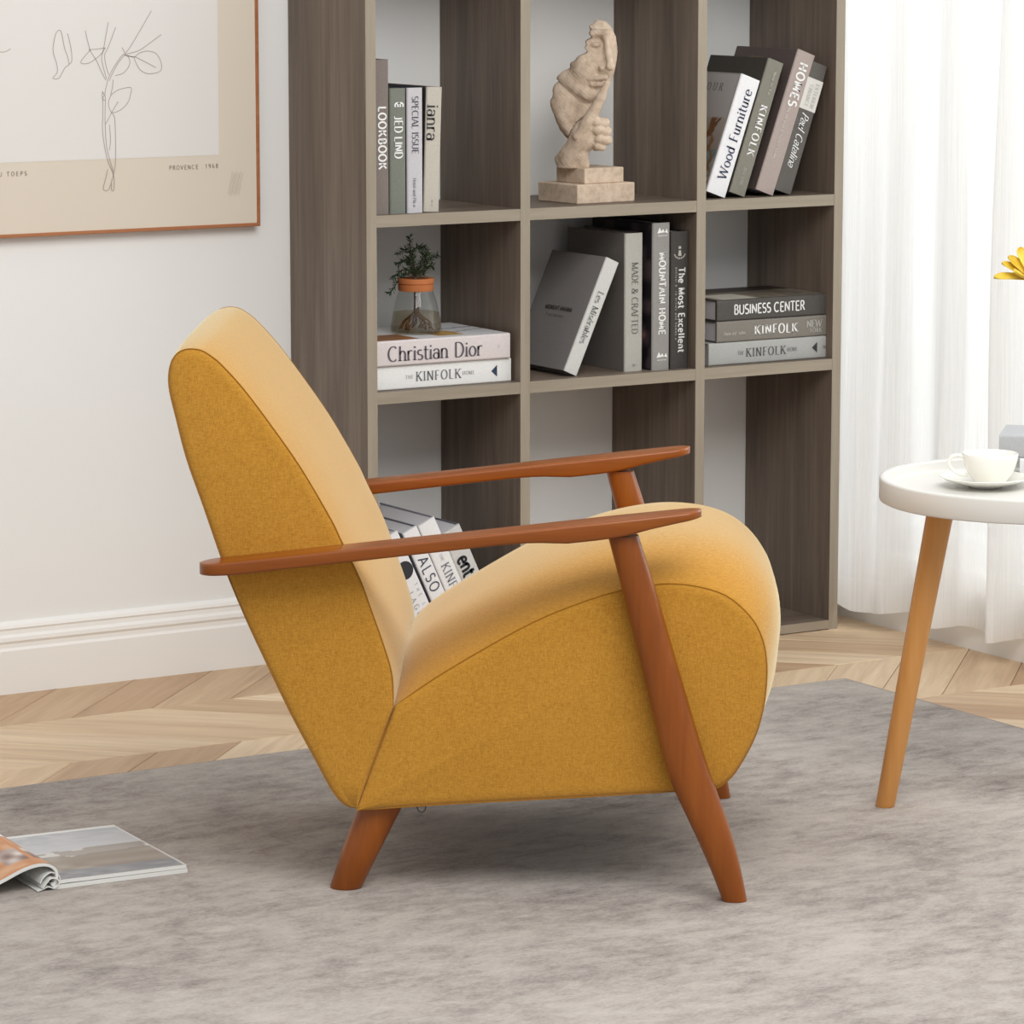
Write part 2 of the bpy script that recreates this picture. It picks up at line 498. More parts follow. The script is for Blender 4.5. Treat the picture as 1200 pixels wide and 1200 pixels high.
def print_grid(name, fn, o, ex, ey, nu, nv, parent, m=None):
    o, ex, ey = Vector(o), Vector(ex), Vector(ey)
    V, C = [], []
    for j in range(nv+1):
        for i in range(nu+1):
            V.append(o+ex*(i/nu)+ey*(j/nv)); C.append((*lin(fn(i/nu, j/nv)), 1))
    F = [(j*(nu+1)+i, j*(nu+1)+i+1, (j+1)*(nu+1)+i+1, (j+1)*(nu+1)+i) for j in range(nv) for i in range(nu)]
    ob = obj(name, V, F, m or M['print'], parent)
    a = ob.data.color_attributes.new('Col', 'FLOAT_COLOR', 'POINT')
    a.data.foreach_set('color', [q for c in C for q in c])
    return ob

_rg = np.random.RandomState(3).rand(64, 64)
def vn(x, y):
    """small value noise 0..1"""
    x0, y0 = int(math.floor(x)), int(math.floor(y)); fx, fy = x-x0, y-y0
    fx, fy = fx*fx*(3-2*fx), fy*fy*(3-2*fy)
    q = lambda i, j: _rg[i % 64, j % 64]
    return (q(x0, y0)*(1-fx)+q(x0+1, y0)*fx)*(1-fy)+(q(x0, y0+1)*(1-fx)+q(x0+1, y0+1)*fx)*fy
def mixc(a, b, t):
    t = max(0, min(1, t)); return tuple(p+(q-p)*t for p, q in zip(a, b))

# ------------------------------------------------------------------ room
YW, XR = 6.456, 4.716
floor = struct(obj('floor', *box(-2, 5.2, 0.5, 6.7, -.06, -.0125), M['gap']))
struct(obj('wall_back', *box(-2, XR+.2, YW, YW+.12, 0, 2.75), M['wall']))
# right wall around the window opening
wy0, wy1, wz0, wz1 = 4.15, 6.24, .15, 2.35
struct(obj('wall_right', *join(box(XR, XR+.2, 2.6, wy0, 0, 2.75), box(XR, XR+.2, wy1, YW, 0, 2.75),
                              box(XR, XR+.2, wy0, wy1, 0, wz0), box(XR, XR+.2, wy0, wy1, wz1, 2.75)), M['wall']))
win = bpy.data.objects.new('window_1', None); COL.objects.link(win); struct(win); win.location = (XR+.1, (wy0+wy1)/2, wz0)
hw_ = (wy1-wy0)/2; hh = wz1-wz0
for nm, b in (('window_frame', (-.03, .03, -hw_, -hw_+.05, 0, hh)), ('window_frame', (-.03, .03, hw_-.05, hw_, 0, hh)),
              ('window_frame', (-.03, .03, -hw_+.05, hw_-.05, 0, .05)), ('window_frame', (-.03, .03, -hw_+.05, hw_-.05, hh-.05, hh)),
              ('mullion', (-.025, .025, -.025, .025, .05, hh-.05))):
    obj(nm, *bbox(*b, r=.004), M['pvc'], win)
for s in (-1, 1):
    a, b = sorted((s*.025, s*(hw_-.05)))
    obj('pane', *box(-.003, .003, a, b, .05, hh-.05), M['pane'], win)

# baseboards: moulded profile (depth from wall, height)
BP = [(0, 0), (.016, 0), (.016, .083), (.0125, .088), (.0125, .096), (.0155, .101), (.0145, .108), (.009, .113), (.0085, .121), (.011, .125), (.0085, .131), (.003, .136), (0, .137)]
def prism(prof, p0, p1, out):
    out = Vector(out); V = []
    for p in (Vector(p0), Vector(p1)):
        for d, z in prof: V.append(p+out*d+Vector((0, 0, z)))
    n = len(prof)
    F = [(i, (i+1) % n, n+(i+1) % n, n+i) for i in range(n)]+[tuple(range(n)), tuple(reversed(range(n, 2*n)))]
    return V, F
struct(obj('baseboard_back', *prism(BP, (-2, YW, 0), (XR-.001, YW, 0), (0, -1, 0)), M['trim'], smooth=True, sharp=25))
struct(obj('baseboard_right', *prism(BP, (XR, 2.6, 0), (XR, YW-.017, 0), (-1, 0, 0)), M['trim'], smooth=True, sharp=25))

# chevron parquet: each plank is a parallelogram of its own
BH, PS = .340, .1655
def plank_mesh(sgn):
    gx = .0006; c = .0016
    def ring(ins, z):
        ix = ins*1.414; iy = ins
        pts = [(0, 0), (PS, 0), (PS+sgn*BH, BH), (sgn*BH, BH)]
        q = [(iy*sgn+ix, iy), (PS+iy*sgn-ix, iy), (PS+sgn*(BH-iy)-ix, BH-iy), (sgn*(BH-iy)+ix, BH-iy)]
        return [(x, y, z) for x, y in q]
    V = ring(gx, -.012)+ring(gx, -.0012)+ring(gx+c, 0)
    F = [(i+4*k, (i+1) % 4+4*k, (i+1) % 4+4*k+4, i+4*k+4) for k in range(2) for i in range(4)]+[(8, 9, 10, 11)]
    # rotate so that the local x axis is the plank's grain
    a = atan2(1, sgn)
    if sgn < 0: a = atan2(-1, 1)
    R = Matrix.Rotation(-a, 3, 'Z')
    me = bpy.data.meshes.new('plank')
    me.from_pydata([tuple(R @ Vector(v)) for v in V], [], F); me.materials.append(M['plank'])
    return me, a
PM = {1: plank_mesh(1), -1: plank_mesh(-1)}
phase = {0: 2.881, 1: 2.881, 2: 4.370, 3: 2.95, 4: 4.37, 5: 2.95}
for band in range(0, 6):
    y0 = 6.185-BH*band
    sgn = 1 if band % 2 == 0 else -1
    ph = phase[band]
    # x of the plank's foot on the band's near edge
    off = ph if sgn > 0 else ph+BH
    lo, hi = 1.35, 4.72
    k = math.floor((lo-BH-off)/PS)
    while True:
        x = off+k*PS; k += 1
        xs = (x, x+PS, x+sgn*BH, x+PS+sgn*BH)
        if min(xs) > hi: break
        if max(xs) < lo: continue
        me, a = PM[sgn]
        o = bpy.data.objects.new('plank', me); COL.objects.link(o); o.parent = floor
        o.location = (x, y0, 0); o.rotation_euler = (0, 0, a)

# rug
rt_ = .006
rug = thing('rug', 'large distressed grey area rug under the mustard armchair', 'rug', (2.6, 4.2, 0))
obj('pile', *bbox(-1.5, 1.690, -1.5, 1.505, 0, rt_, .002), M['rug'], rug)
e = .0065
obj('binding', *join(bbox(-1.5, 1.696, 1.505, 1.510, 0, rt_-.001, .001), bbox(1.690, 1.696, -1.5, 1.505, 0, rt_-.001, .001)), M['rug_edge'], rug)

# ------------------------------------------------------------------ bookcase
bc = thing('bookcase', 'tall grey-brown oak open bookcase of square compartments against the white wall', 'bookcase', (3.493, 6.152, 0))
D = .302; T = .0215; BT = 1.44
eb = .0012
def upright(x0):
    p = obj('upright_panel', *box(x0, x0+T, eb, D, 0, BT), M['shelf_v'], bc)
    obj('lit_edge_band', *box(x0, x0+T, 0, eb, 0, BT), M['lit_edge_v'], p)  # front strip whose pale tone is largely painted light
def board(nm, x0, x1, zt, th):
    p = obj(nm, *box(x0, x1, eb+.0006, D, zt-th, zt), M['shelf_h'], bc)
    obj('lit_edge_band', *box(x0, x1, .0006, eb+.0006, zt-th, zt), M['lit_edge_h'], p)
ux = [0, .341, .753, 1.0915]
for x in ux: upright(x)
for a, b in zip(ux[:-1], ux[1:]):
    for zt, th, nm in ((.020, .018, 'bottom_board'), (.563, .0225, 'shelf_board'), (.899, .0225, 'shelf_board'), (BT, .0225, 'top_board')):
        board(nm, a+T, b, zt, th)

# ------------------------------------------------------------------ books
SY = 6.175
def book(label, pos, L, t, d, spine, cover, texts=(), lean=0.0, flat=False, pivot='L', rz=0.0, pages=None, group=None, blocks=(), logos=None):
    """spine faces -Y; x = thickness, z = height. texts: (string, s0, s1, cap fraction of t, centre across 0..1, colour, style, weight[, up])"""
    if flat: loc = (pos[0]+L, pos[1], pos[2]); rot = (0, -pi/2, 0)
    else: loc = pos; rot = (0, radians(lean), radians(rz))
    x0 = 0 if (pivot == 'L' or flat) else -t
    root = thing('book', label, 'book', loc, rot, group)
    k = .0026; r = .0035
    cv = card(cover); sp = card(spine)
    # spine slab, slightly rounded at its long edges
    n = 5
    prof = [(x0+.0002+r*(1-cos(q)), .0002+r*(1-sin(q))) for q in [pi/2*i/n for i in range(n+1)]]
    prof = prof+[(2*x0+t-x, y) for x, y in reversed(prof)]
    prof += [(x0+t-.0002, k+.004), (x0+.0002, k+.004)]
    V = [(x, y, z) for z in (0, L) for x, y in prof]; m = len(prof)
    F = [(i, (i+1) % m, m+(i+1) % m, m+i) for i in range(m)]+[tuple(reversed(range(m))), tuple(range(m, 2*m))]
    obj('spine', V, F, sp, root, smooth=True)
    obj('cover_board', *bbox(x0, x0+k, .0036, d, 0, L, .0006), cv, root)
    obj('cover_board', *bbox(x0+t-k, x0+t, .0036, d, 0, L, .0006), cv, root)
    obj('pages', *box(x0+k, x0+t-k, k+.004, d-.004, .003, L-.003), pages or M['paper'], root)
    for (s0, s1, c) in blocks:     # label patches on the spine
        obj('spine_label', *box(x0+.001, x0+t-.001, -.0003, .001, L*(1-s1), L*(1-s0)), card(c), root)
    for tx in texts:
        s, s0, s1, hf, cc, col, style, wgt = tx[:8]; up = len(tx) > 8 and tx[8]
        h = hf*t
        if not up: lettering(root, s, (x0+cc*t-h/2, -.0004, L*(1-s0)), (0, 0, -1), (1, 0, 0), (s1-s0)*L, h, col, style, wgt)
        else: lettering(root, s, (x0+cc*t+h/2, -.0004, L*(1-s1)), (0, 0, 1), (-1, 0, 0), (s1-s0)*L, h, col, style, wgt)
    if logos: logos(root, x0)
    return root
WHT, DRK = (236, 236, 234), (40, 42, 48)
NAVY = (44, 50, 82)
gA = 'upright books in the upper left compartment'
book('tall taupe book lettered LOOKBOOK at the left end of the row', (3.5185, SY, .899), .291, .0375, .215, (124, 114, 108), (110, 100, 96),
     [('LOOKBOOK', .30, .71, .44, .60, WHT, 'bold', .95)], group=gA)
def jedlogo(r, x0):
    for q in (0, 1):
        lettering(r, 'C', (x0+.011+.006*q, -.0004, .237*.885), (0, 0, -1), (1, 0, 0), None, .012, WHT, 'bold', 1.3, 'emblem')
book('sage green book with white lettering between taupe and lilac-white books', (3.5575, SY, .899), .2365, .0355, .20, (118, 122, 112), (70, 74, 74),
     [('JED LIND', .22, .56, .5, .53, WHT, 'serif', 1.3)], group=gA, logos=jedlogo)
book('pale lilac-white book lettered SPECIAL ISSUE with dark blue covers', (3.5955, SY, .899), .2365, .0345, .205, (196, 193, 197), (40, 42, 62),
     [('SPECIAL ISSUE', .065, .53, .40, .5, (70, 72, 84), 'serif', 1.0), ('Hotel and Plaza', .72, .95, .2, .45, (120, 118, 124), 'serif', .9)], group=gA)
book('cream book with large dark lettering standing at the right end of the row', (3.668, SY+.004, .899), .2365, .0345, .21, (190, 184, 172), (72, 66, 64),
     [('ianra', .14, .43, .74, .42, (62, 62, 66), 'serif', .9), ('HOME', .905, .925, .10, .5, (140, 134, 124), 'sans', 1), ('STUDIO ARA', .94, .955, .1, .5, (140, 134, 124), 'sans', 1)],
     lean=1.9, pivot='R', group=gA)

gB = 'leaning books in the upper right compartment'
def wood_cover(r, x0):
    def fn(u, v):   # u from spine to fore edge reversed, v up
        c = mixc((150, 142, 136), (176, 172, 170), v)
        if v < .62:
            c = mixc((158, 150, 142), (120, 108, 98), (.62-v)*2)
            if abs((u-.60)-.55*(v-.2)+.03*sin(v*34)) < .05: c = (112, 74, 44)
            elif abs((u-.84)+.5*(v-.42)+.03*sin(v*40)) < .028: c = (126, 90, 58)
            elif abs((u-.72)-.9*(v-.42)) < .022 and v > .36: c = (96, 64, 40)
            elif u > .84 and .12 < v < .34: c = mixc((70, 92, 88), (150, 156, 154), vn(u*14, v*20))
            elif v < .10: c = (176, 172, 168)
        return c
    print_grid('cover_print', fn, (x0-.0004, .20, .004), (0, -.192, 0), (0, 0, .238), 44, 54, r)
    lettering(r, 'HEIKOUR', (x0-.0005, .18, .207), (0, -1, 0), (0, 0, 1), .13, .016, (108, 100, 96), 'serif', 1)
book('white-spined book lettered Wood Furniture leaning at the left of its row', (4.331, SY, .899), .2455, .0485, .205, (232, 232, 234), (160, 154, 150),
     [('Wood Furniture', .10, .865, .44, .52, NAVY, 'serif', .95, True)], lean=19.8, pivot='R', group=gB, logos=wood_cover)
book('olive grey book leaning between the white-spined and dusty mauve books', (4.379, SY, .899), .280, .0395, .205, (128, 125, 114), (66, 62, 56),
     [('KINFOLK', .33, .71, .44, .55, WHT, 'serif', 1.25), ('Home and living', .08, .26, .16, .62, (190, 186, 176), 'serif', 1), ('NEW YORK', .80, .93, .2, .5, (180, 176, 166), 'serif', 1)],
     lean=19.3, pivot='R', group=gB)
def homes_cover(r, x0):
    lettering(r, 'HOMES', (x0-.0004, .16, .27), (0, -1, 0), (0, 0, 1), .05, .006, (190, 160, 96), 'sans', 1)
    for i in range(14):
        lettering(r, 'E', (x0-.0004, .028, .18-i*.011), (0, -1, 0), (0, 0, 1), None, .007, (120, 112, 108), 'sans', .8)
book('dusty mauve book lettered HOMES leaning in the upper right compartment', (4.449, SY, .899), .296, .0455, .215, (168, 154, 148), (92, 80, 76),
     [('HOMES', .075, .385, .44, .52, WHT, 'bold', .95), ('The elegance of modern homes', .39, .76, .14, .42, (214, 206, 200), 'sans', 1)], lean=19.9, pivot='R', group=gB, logos=homes_cover)
book('charcoal book with white spine label and script title at the right end', (4.493, SY, .899), .270, .0425, .20, (92, 88, 83), (40, 37, 36),
     [('Paul Catalina', .38, .80, .42, .5, WHT, 'script', 1.0), ('EXTERIOR', .15, .34, .2, .70, (170, 168, 162), 'serif', 1), ('FINANCE', .17, .34, .2, .36, (180, 178, 172), 'serif', 1)],
     lean=19.1, pivot='R', group=gB, blocks=[(.12, .36, (214, 212, 206))])

gC = 'books standing in the middle compartment'
def les_cover(r, x0):
    lettering(r, 'MIDNIGHT HAVANA', (x0-.0004, .148, .118), (0, -1, 0), (0, 0, 1), .098, .0085, (50, 48, 48), 'bold', 1)
    lettering(r, 'Translations', (x0-.0004, .138, .104), (0, -1, 0), (0, 0, 1), .066, .006, (60, 58, 58), 'sans', 1)
    lettering(r, 'PARIS', (x0-.0004, .185, .010), (0, -1, 0), (0, 0, 1), .03, .004, (70, 68, 68), 'sans', 1)
book('grey book with pale spine leaning steeply against its upright neighbour', (3.979, SY, .563), .2395, .0325, .20, (204, 204, 200), (136, 132, 130),
     [('Les Mis\u00e9rables', .28, .74, .42, .5, (110, 112, 112), 'serif', .95)], lean=24.3, pivot='R', group=gC, logos=les_cover)
book('thick grey book lettered MADE & CRAFTED standing behind the leaning one', (4.099, SY+.012, .563), .2745, .0425, .21, (176, 174, 166), (112, 107, 102),
     [('MADE & CRAFTED', .21, .73, .34, .55, (104, 104, 100), 'serif', 1.0), ('SAXON', .945, .965, .14, .5, (110, 108, 104), 'sans', 1)], group=gC)
def mountain(r, x0):
    for s, z in ((1, .93), (1, .085)):
        z0 = .293*z
        obj('emblem', [(x0+.010, -.0005, z0), (x0+.016, -.0005, z0+.012), (x0+.020, -.0005, z0+.004), (x0+.024, -.0005, z0+.009), (x0+.028, -.0005, z0+.002), (x0+.033, -.0005, z0+.009), (x0+.036, -.0005, z0)],
            [(0, 2, 1), (0, 4, 2), (2, 4, 3), (4, 6, 5)], ink(WHT), r)
        lettering(r, 'MOUNTAIN', (x0+.012, -.0004, z0-.006), (1, 0, 0), (0, 0, 1), .022, .003, WHT, 'sans', 1.2)
    def fn(u, v):
        q = vn(u*7, v*9)
        return (150, 112, 96) if (q > .78 and .2 < v < .5) else ((74, 62, 66) if q > .6 else (34, 30, 34))
    print_grid('cover_print', fn, (x0-.0004, .21, .003), (0, -.205, 0), (0, 0, .287), 16, 22, r)
book('grey book lettered MOUNTAIN HOME with two white mountain emblems', (4.1565, SY, .563), .2935, .0415, .22, (146, 144, 140), (36, 32, 34),
     [('MOUNTAIN HOME', .20, .76, .36, .55, WHT, 'bold', .95)], group=gC, logos=mountain)
def crest(r, x0):
    c = Vector((x0+.0205, -.0006, .232))
    V, F = [], []
    for i in range(9):
        a = radians(200+i*17.5)
        p = c+Vector((cos(a)*.013, 0, sin(a)*.011))
        V += [p+Vector((-.0016, 0, 0)), p+Vector((0, 0, -.0022)), p+Vector((.0016, 0, 0)), p+Vector((0, 0, .0022))]
        F.append(tuple(range(4*i, 4*i+4)))
    V += [c+Vector(q) for q in ((-.003, 0, .008), (.003, 0, .008), (.003, 0, .013), (-.003, 0, .013), (-.004, 0, -.006), (.004, 0, -.006), (.0025, 0, .005), (-.0025, 0, .005))]
    F += [(36, 37, 38, 39), (40, 41, 42, 43)]
    obj('emblem', V, F, ink((190, 186, 178)), r)
book('near-black book lettered The Most Excellent with a pale crest', (4.2005, SY, .563), .2745, .0425, .20, (66, 63, 60), (36, 33, 32),
     [('The Most Excellent', .26, .88, .34, .60, WHT, 'bold', .9), ('exclusive properties and homes of', .26, .80, .13, .30, (180, 178, 172), 'sans', 1)], group=gC, logos=crest)

gD = 'stacked books in the right middle compartment'
def tri(s, zc, col):
    def f(r, x0, s=s):
        L = .297; c = L*(1-s)
        obj('emblem', [(x0+zc-.011, -.0006, c-.006), (x0+zc+.011, -.0006, c-.006), (x0+zc, -.0006, c+.007)], [(0, 1, 2)], ink(col), r)
    return f
book('light grey book at the bottom of the stack of three', (4.2935, SY, .563), .297, .0455, .215, (172, 173, 170), (160, 161, 158),
     [('KINFOLK', .305, .64, .37, .5, (92, 92, 94), 'serif', 1.05), ('THE', .235, .29, .16, .5, (120, 120, 120), 'serif', 1), ('HOME', .65, .74, .16, .5, (120, 120, 120), 'serif', 1),
      ('OAK', .95, .985, .14, .5, (120, 120, 120), 'sans', 1)], flat=True, group=gD, logos=tri(.885, .023, (56, 56, 58)))
book('mid grey-brown book in the middle of the stack of three', (4.313, SY, .6090), .277, .0425, .205, (128, 123, 115), (74, 70, 66),
     [('KINFOLK', .33, .72, .44, .5, WHT, 'serif', 1.35), ('Home and garden', .06, .25, .17, .42, (206, 202, 194), 'serif', 1), ('NEW', .80, .94, .34, .62, (190, 188, 182), 'serif', 1), ('YORK', .83, .94, .2, .3, (190, 188, 182), 'serif', 1)],
     flat=True, group=gD)
bus = book('charcoal book lettered BUSINESS CENTER on top of the stack of three', (4.313, SY, .6520), .277, .0425, .205, (78, 75, 71), (62, 58, 55),
     [('BUSINESS CENTER', .145, .785, .44, .52, WHT, 'bold', .78)], flat=True, group=gD)
def bus_top(u, v):
    if v > .62: return mixc((120, 74, 54), (44, 36, 32), u*1.5+.3*vn(u*9, v*9))
    if v < .5 and .06 < u < .38: return (198, 192, 178)
    return mixc((92, 84, 74), (138, 128, 112), vn(u*14, v*8))
# top face of a flat book is its x = t board; length runs along -z locally
print_grid('cover_print', bus_top, (.0429, .004, .275), (0, 0, -.272), (0, .198, 0), 28, 18, bus)

gE = 'two books lying under the glass vase'
book('white book lying under the blush-spined one below the glass vase', (3.5195, SY, .563), .307, .0465, .225, (232, 232, 230), (228, 228, 226),
     [('KINFOLK', .30, .63, .38, .5, (110, 112, 116), 'serif', 1.0), ('THE', .225, .285, .15, .5, (150, 150, 150), 'serif', 1), ('HOME', .64, .73, .15, .5, (150, 150, 150), 'serif', 1)],
     flat=True, group=gE, logos=lambda r, x0: (obj('emblem', [(x0+.0115, -.0006, .307*.105), (x0+.0345, -.0006, .307*.105), (x0+.023, -.0006, .307*.147)], [(0, 1, 2)], ink((50, 64, 88)), r)))
dior = book('blush and white book lying directly under the glass vase', (3.5195, SY-.008, .6098), .3, .049, .225, (214, 205, 204), (222, 221, 220),
     [('Christian Dior', .085, .79, .58, .48, (88, 84, 92), 'serif', .95), ('COUTURE', .905, .918, .1, .5, (150, 148, 150), 'sans', 1)], flat=True, group=gE)
def dior_top(u, v):
    c = (218, 218, 220)
    q = vn(u*11+3, v*7)
    if .02 < u < .34 and v < .3+.2*q: c = mixc((176, 116, 62), (120, 84, 60), q)
    elif .5 < u < .72 and .08 < v < .42+.1*q: c = mixc((196, 160, 92), (160, 118, 60), q)
    elif abs(v-.55-.3*(u-.7)) < .02 and u > .62: c = (120, 122, 130)
    elif abs(v-.25-.5*(u-.6)) < .018 and u > .7: c = (150, 150, 156)
    elif v > .8 and u < .25: c = (110, 112, 116)
    return c
print_grid('cover_print', dior_top, (.0494, .004, .298), (0, 0, -.295), (0, .218, 0), 44, 26, dior)

gF = 'leaning books on the bottom board behind the armchair'
def dot(r, x0):
    c = Vector((x0+.023, -.0006, .28*.72)); n = 20
    obj('emblem', [c+Vector((cos(2*pi*i/n)*.0185, 0, sin(2*pi*i/n)*.0185)) for i in range(n)], [tuple(range(n))], ink((52, 52, 58)), r)
book('white book with a dark round emblem, nearest the chair back', (3.652, SY, .020), .28, .0435, .21, (232, 232, 234), (214, 213, 218),
     [('LAGUNO', .44, .74, .26, .34, (140, 140, 146), 'serif', .9), ('THE LUX', .40, .66, .16, .74, (160, 160, 164), 'sans', .9)], lean=-25.5, group=gF, logos=dot)
book('white book lettered ALSO leaning behind the armchair seat', (3.705, SY, .020), .29, .0345, .21, (234, 234, 236), (120, 122, 132),
     [('ALSO', .21, .47, .62, .5, (72, 76, 92), 'sans', .95)], lean=-25, group=gF)
book('white book lettered in thin grey serif capitals, right of ALSO', (3.7445, SY, .020), .303, .0405, .21, (234, 234, 235), (150, 150, 160),
     [('KINFOLK', .31, .64, .44, .5, (120, 122, 130), 'serif', .9), ('THE', .24, .29, .14, .5, (150, 150, 155), 'serif', 1)], lean=-25, group=gF)
book('pale grey book with bold black lettering at the right of the leaning row', (3.789, SY, .020), .281, .0435, .21, (206, 206, 204), (104, 106, 116),
     [('ent', .215, .365, .66, .5, (40, 42, 48), 'bold', 1.0)], lean=-25, group=gF)

# ------------------------------------------------------------------ glass vase with evergreen cutting, on the lying books
vz = .6595
vx, vy = 3.664, 6.262
vase = thing('glass_vase', 'conical glass vase with terracotta collar standing on the lying books', 'vase', (vx, vy, vz))
gp = [(.0, .0005), (.046, .0005), (.0495, .003), (.0498, .008), (.0478, .024), (.0445, .042), (.0395, .062), (.0335, .080), (.0315, .086), (.0315, .094)]
gi = [(r-.0016, z) for r, z in reversed(gp[4:])]+[(.0480, .009), (.0465, .0045), (.0, .0035)]
obj('body', *lathe(gp, 48), M['glass'], vase, smooth=True)
wp = [(0, .0035), (.0465, .0035), (.0482, .009), (.0465, .024), (.0440, .038), (.0436, .040), (0, .040)]
obj('water', *lathe(wp, 36), M['water'], vase, smooth=True)
clay = plain('terracotta', (188, 112, 62), .75)
obj('collar', *lathe([(.0338, .082), (.0345, .084), (.0345, .0935), (.0330, .0945), (.0330, .0955), (.0352, .0965), (.0355, .104), (.0345, .106), (.027, .106), (.026, .104), (.026, .082), (.0338, .082)], 40), clay, vase, smooth=True, sharp=30)
cut = thing('evergreen_cutting', 'dark green needled cutting rooted in the glass vase', 'plant', (vx, vy, vz))
bark = plain('brown_bark', (84, 62, 44), .85); rootm = plain('brown_root', (112, 80, 52), .9)
needle_m = plain('dark_needle', (58, 84, 54), .55)
obj('main_stem', *tube([(0, 0, .03), (.002, 0, .06), (0, 0, .09), (-.003, 0, .108)], [.0055, .006, .005, .004], 8), bark, cut, smooth=True)
rnd = random.Random(4)
RV, RF = [], []
for i in range(16):
    a = rnd.uniform(0, 2*pi); L = rnd.uniform(.018, .036)
    p = [(0, 0, .045), (cos(a)*L*.4, sin(a)*L*.4, .034-rnd.random()*.006), (cos(a)*L*.85, sin(a)*L*.85, .016+rnd.random()*.008), (cos(a+.4)*L, sin(a+.4)*L, .007)]
    v, f = tube(catmull(p, False, 3), [.0016]*10, 5); n = len(RV); RV += v; RF += [tuple(i+n for i in q) for q in f]
rts = obj('root', RV, RF, rootm, cut, smooth=True); rts['kind'] = 'stuff'
# branches given as offsets (to the viewer's right, up) in metres from the collar's mouth
VR = Vector((.857, -.515, 0)); VC = Vector((-.515, -.857, 0))
brs = [[(0, 0), (-.006, .03), (-.010, .058), (-.012, .083)], [(-.002, 0), (-.004, .036), (-.016, .056), (-.036, .048)],
       [(0, 0), (-.006, .045), (.004, .064), (.020, .060), (.028, .048)], [(.004, 0), (.014, .020), (.026, .036), (.042, .046)],
       [(-.004, 0), (-.018, .012), (-.030, .004), (-.042, -.016), (-.052, -.026)], [(-.003, 0), (-.010, .026), (-.024, .036), (-.036, .028)],
       [(.003, 0), (.008, .026), (.014, .046), (.010, .060)], [(.002, 0), (.016, .012), (.026, .024), (.034, .024)], [(-.002, 0), (-.016, .018), (-.032, .014), (-.044, .000)],
       [(0, 0), (.004, .018), (.016, .034), (.022, .048)], [(.001, 0), (-.004, .014), (-.012, .03), (-.014, .044)]]
for i, b in enumerate(brs):
    dep = (-1)**i*.012*(.4+rnd.random())
    m = len(b)-1
    P = [Vector((0, 0, .104))+VR*r+Vector((0, 0, u))+VC*dep*(k/m) for k, (r, u) in enumerate(b)]
    P = [Vector(p) for p in catmull(P, False, 5)]
    br = obj('branch', *tube(P, [.0012-.0006*k/len(P) for k in range(len(P))], 5), bark, cut, smooth=True)
    NV, NF = [], []
    tot = len(P)-1
    for q in range(84):
        s = (q+rnd.random())/84*tot
        if s < tot*.12: continue
        j = min(int(s), tot-1); p = P[j].lerp(P[j+1], s-j); t = (P[j+1]-P[j]).normalized()
        a = rnd.uniform(0, 2*pi); o1 = t.orthogonal().normalized(); o2 = t.cross(o1)
        d = (t*.55+(o1*cos(a)+o2*sin(a))).normalized(); L = rnd.uniform(.008, .0125)
        w = d.cross(t).normalized()*.0016
        n = len(NV); NV += [p, p+d*L*.5+w, p+d*L, p+d*L*.5-w, p+d*L*.5+w.cross(d)*.6]
        NF += [(n, n+1, n+4), (n+1, n+2, n+4), (n+2, n+3, n+4), (n+3, n, n+4)]
    nd = obj('needle', NV, NF, needle_m, br); nd['kind'] = 'stuff'

# ------------------------------------------------------------------ sculpture (face with a finger at its lips) carved as a distance field
sculp = thing('sculpture', 'sandstone-coloured broken face sculpture with a finger raised to its lips on a stepped plinth', 'sculpture', (4.056, 6.262, .899), (0, 0, radians(5)))
def stone():
    m, nt, b = newmat('sandstone')
    v = coords(nt, (1, 1, 1))
    nt.links.new(ramp(nt, noise(nt, v, 60, 6, .7), [(.3, (184, 162, 140)), (.55, (210, 190, 169)), (.8, (222, 206, 188))]), b.inputs['Base Color'])
    b.inputs['Roughness'].default_value = .9; b.inputs['Specular IOR Level'].default_value = .15
    bump(nt, b, noise(nt, v, 260, 4, .7), .35, .002)
    return m
M['stone'] = stone()
obj('plinth', *bbox(-.072, .072, -.0635, .0635, 0, .0378, .0015), M['stone'], sculp)
obj('plinth', *bbox(-.045, .053, -.052, .040, .0378, .068, .0015), M['stone'], sculp)

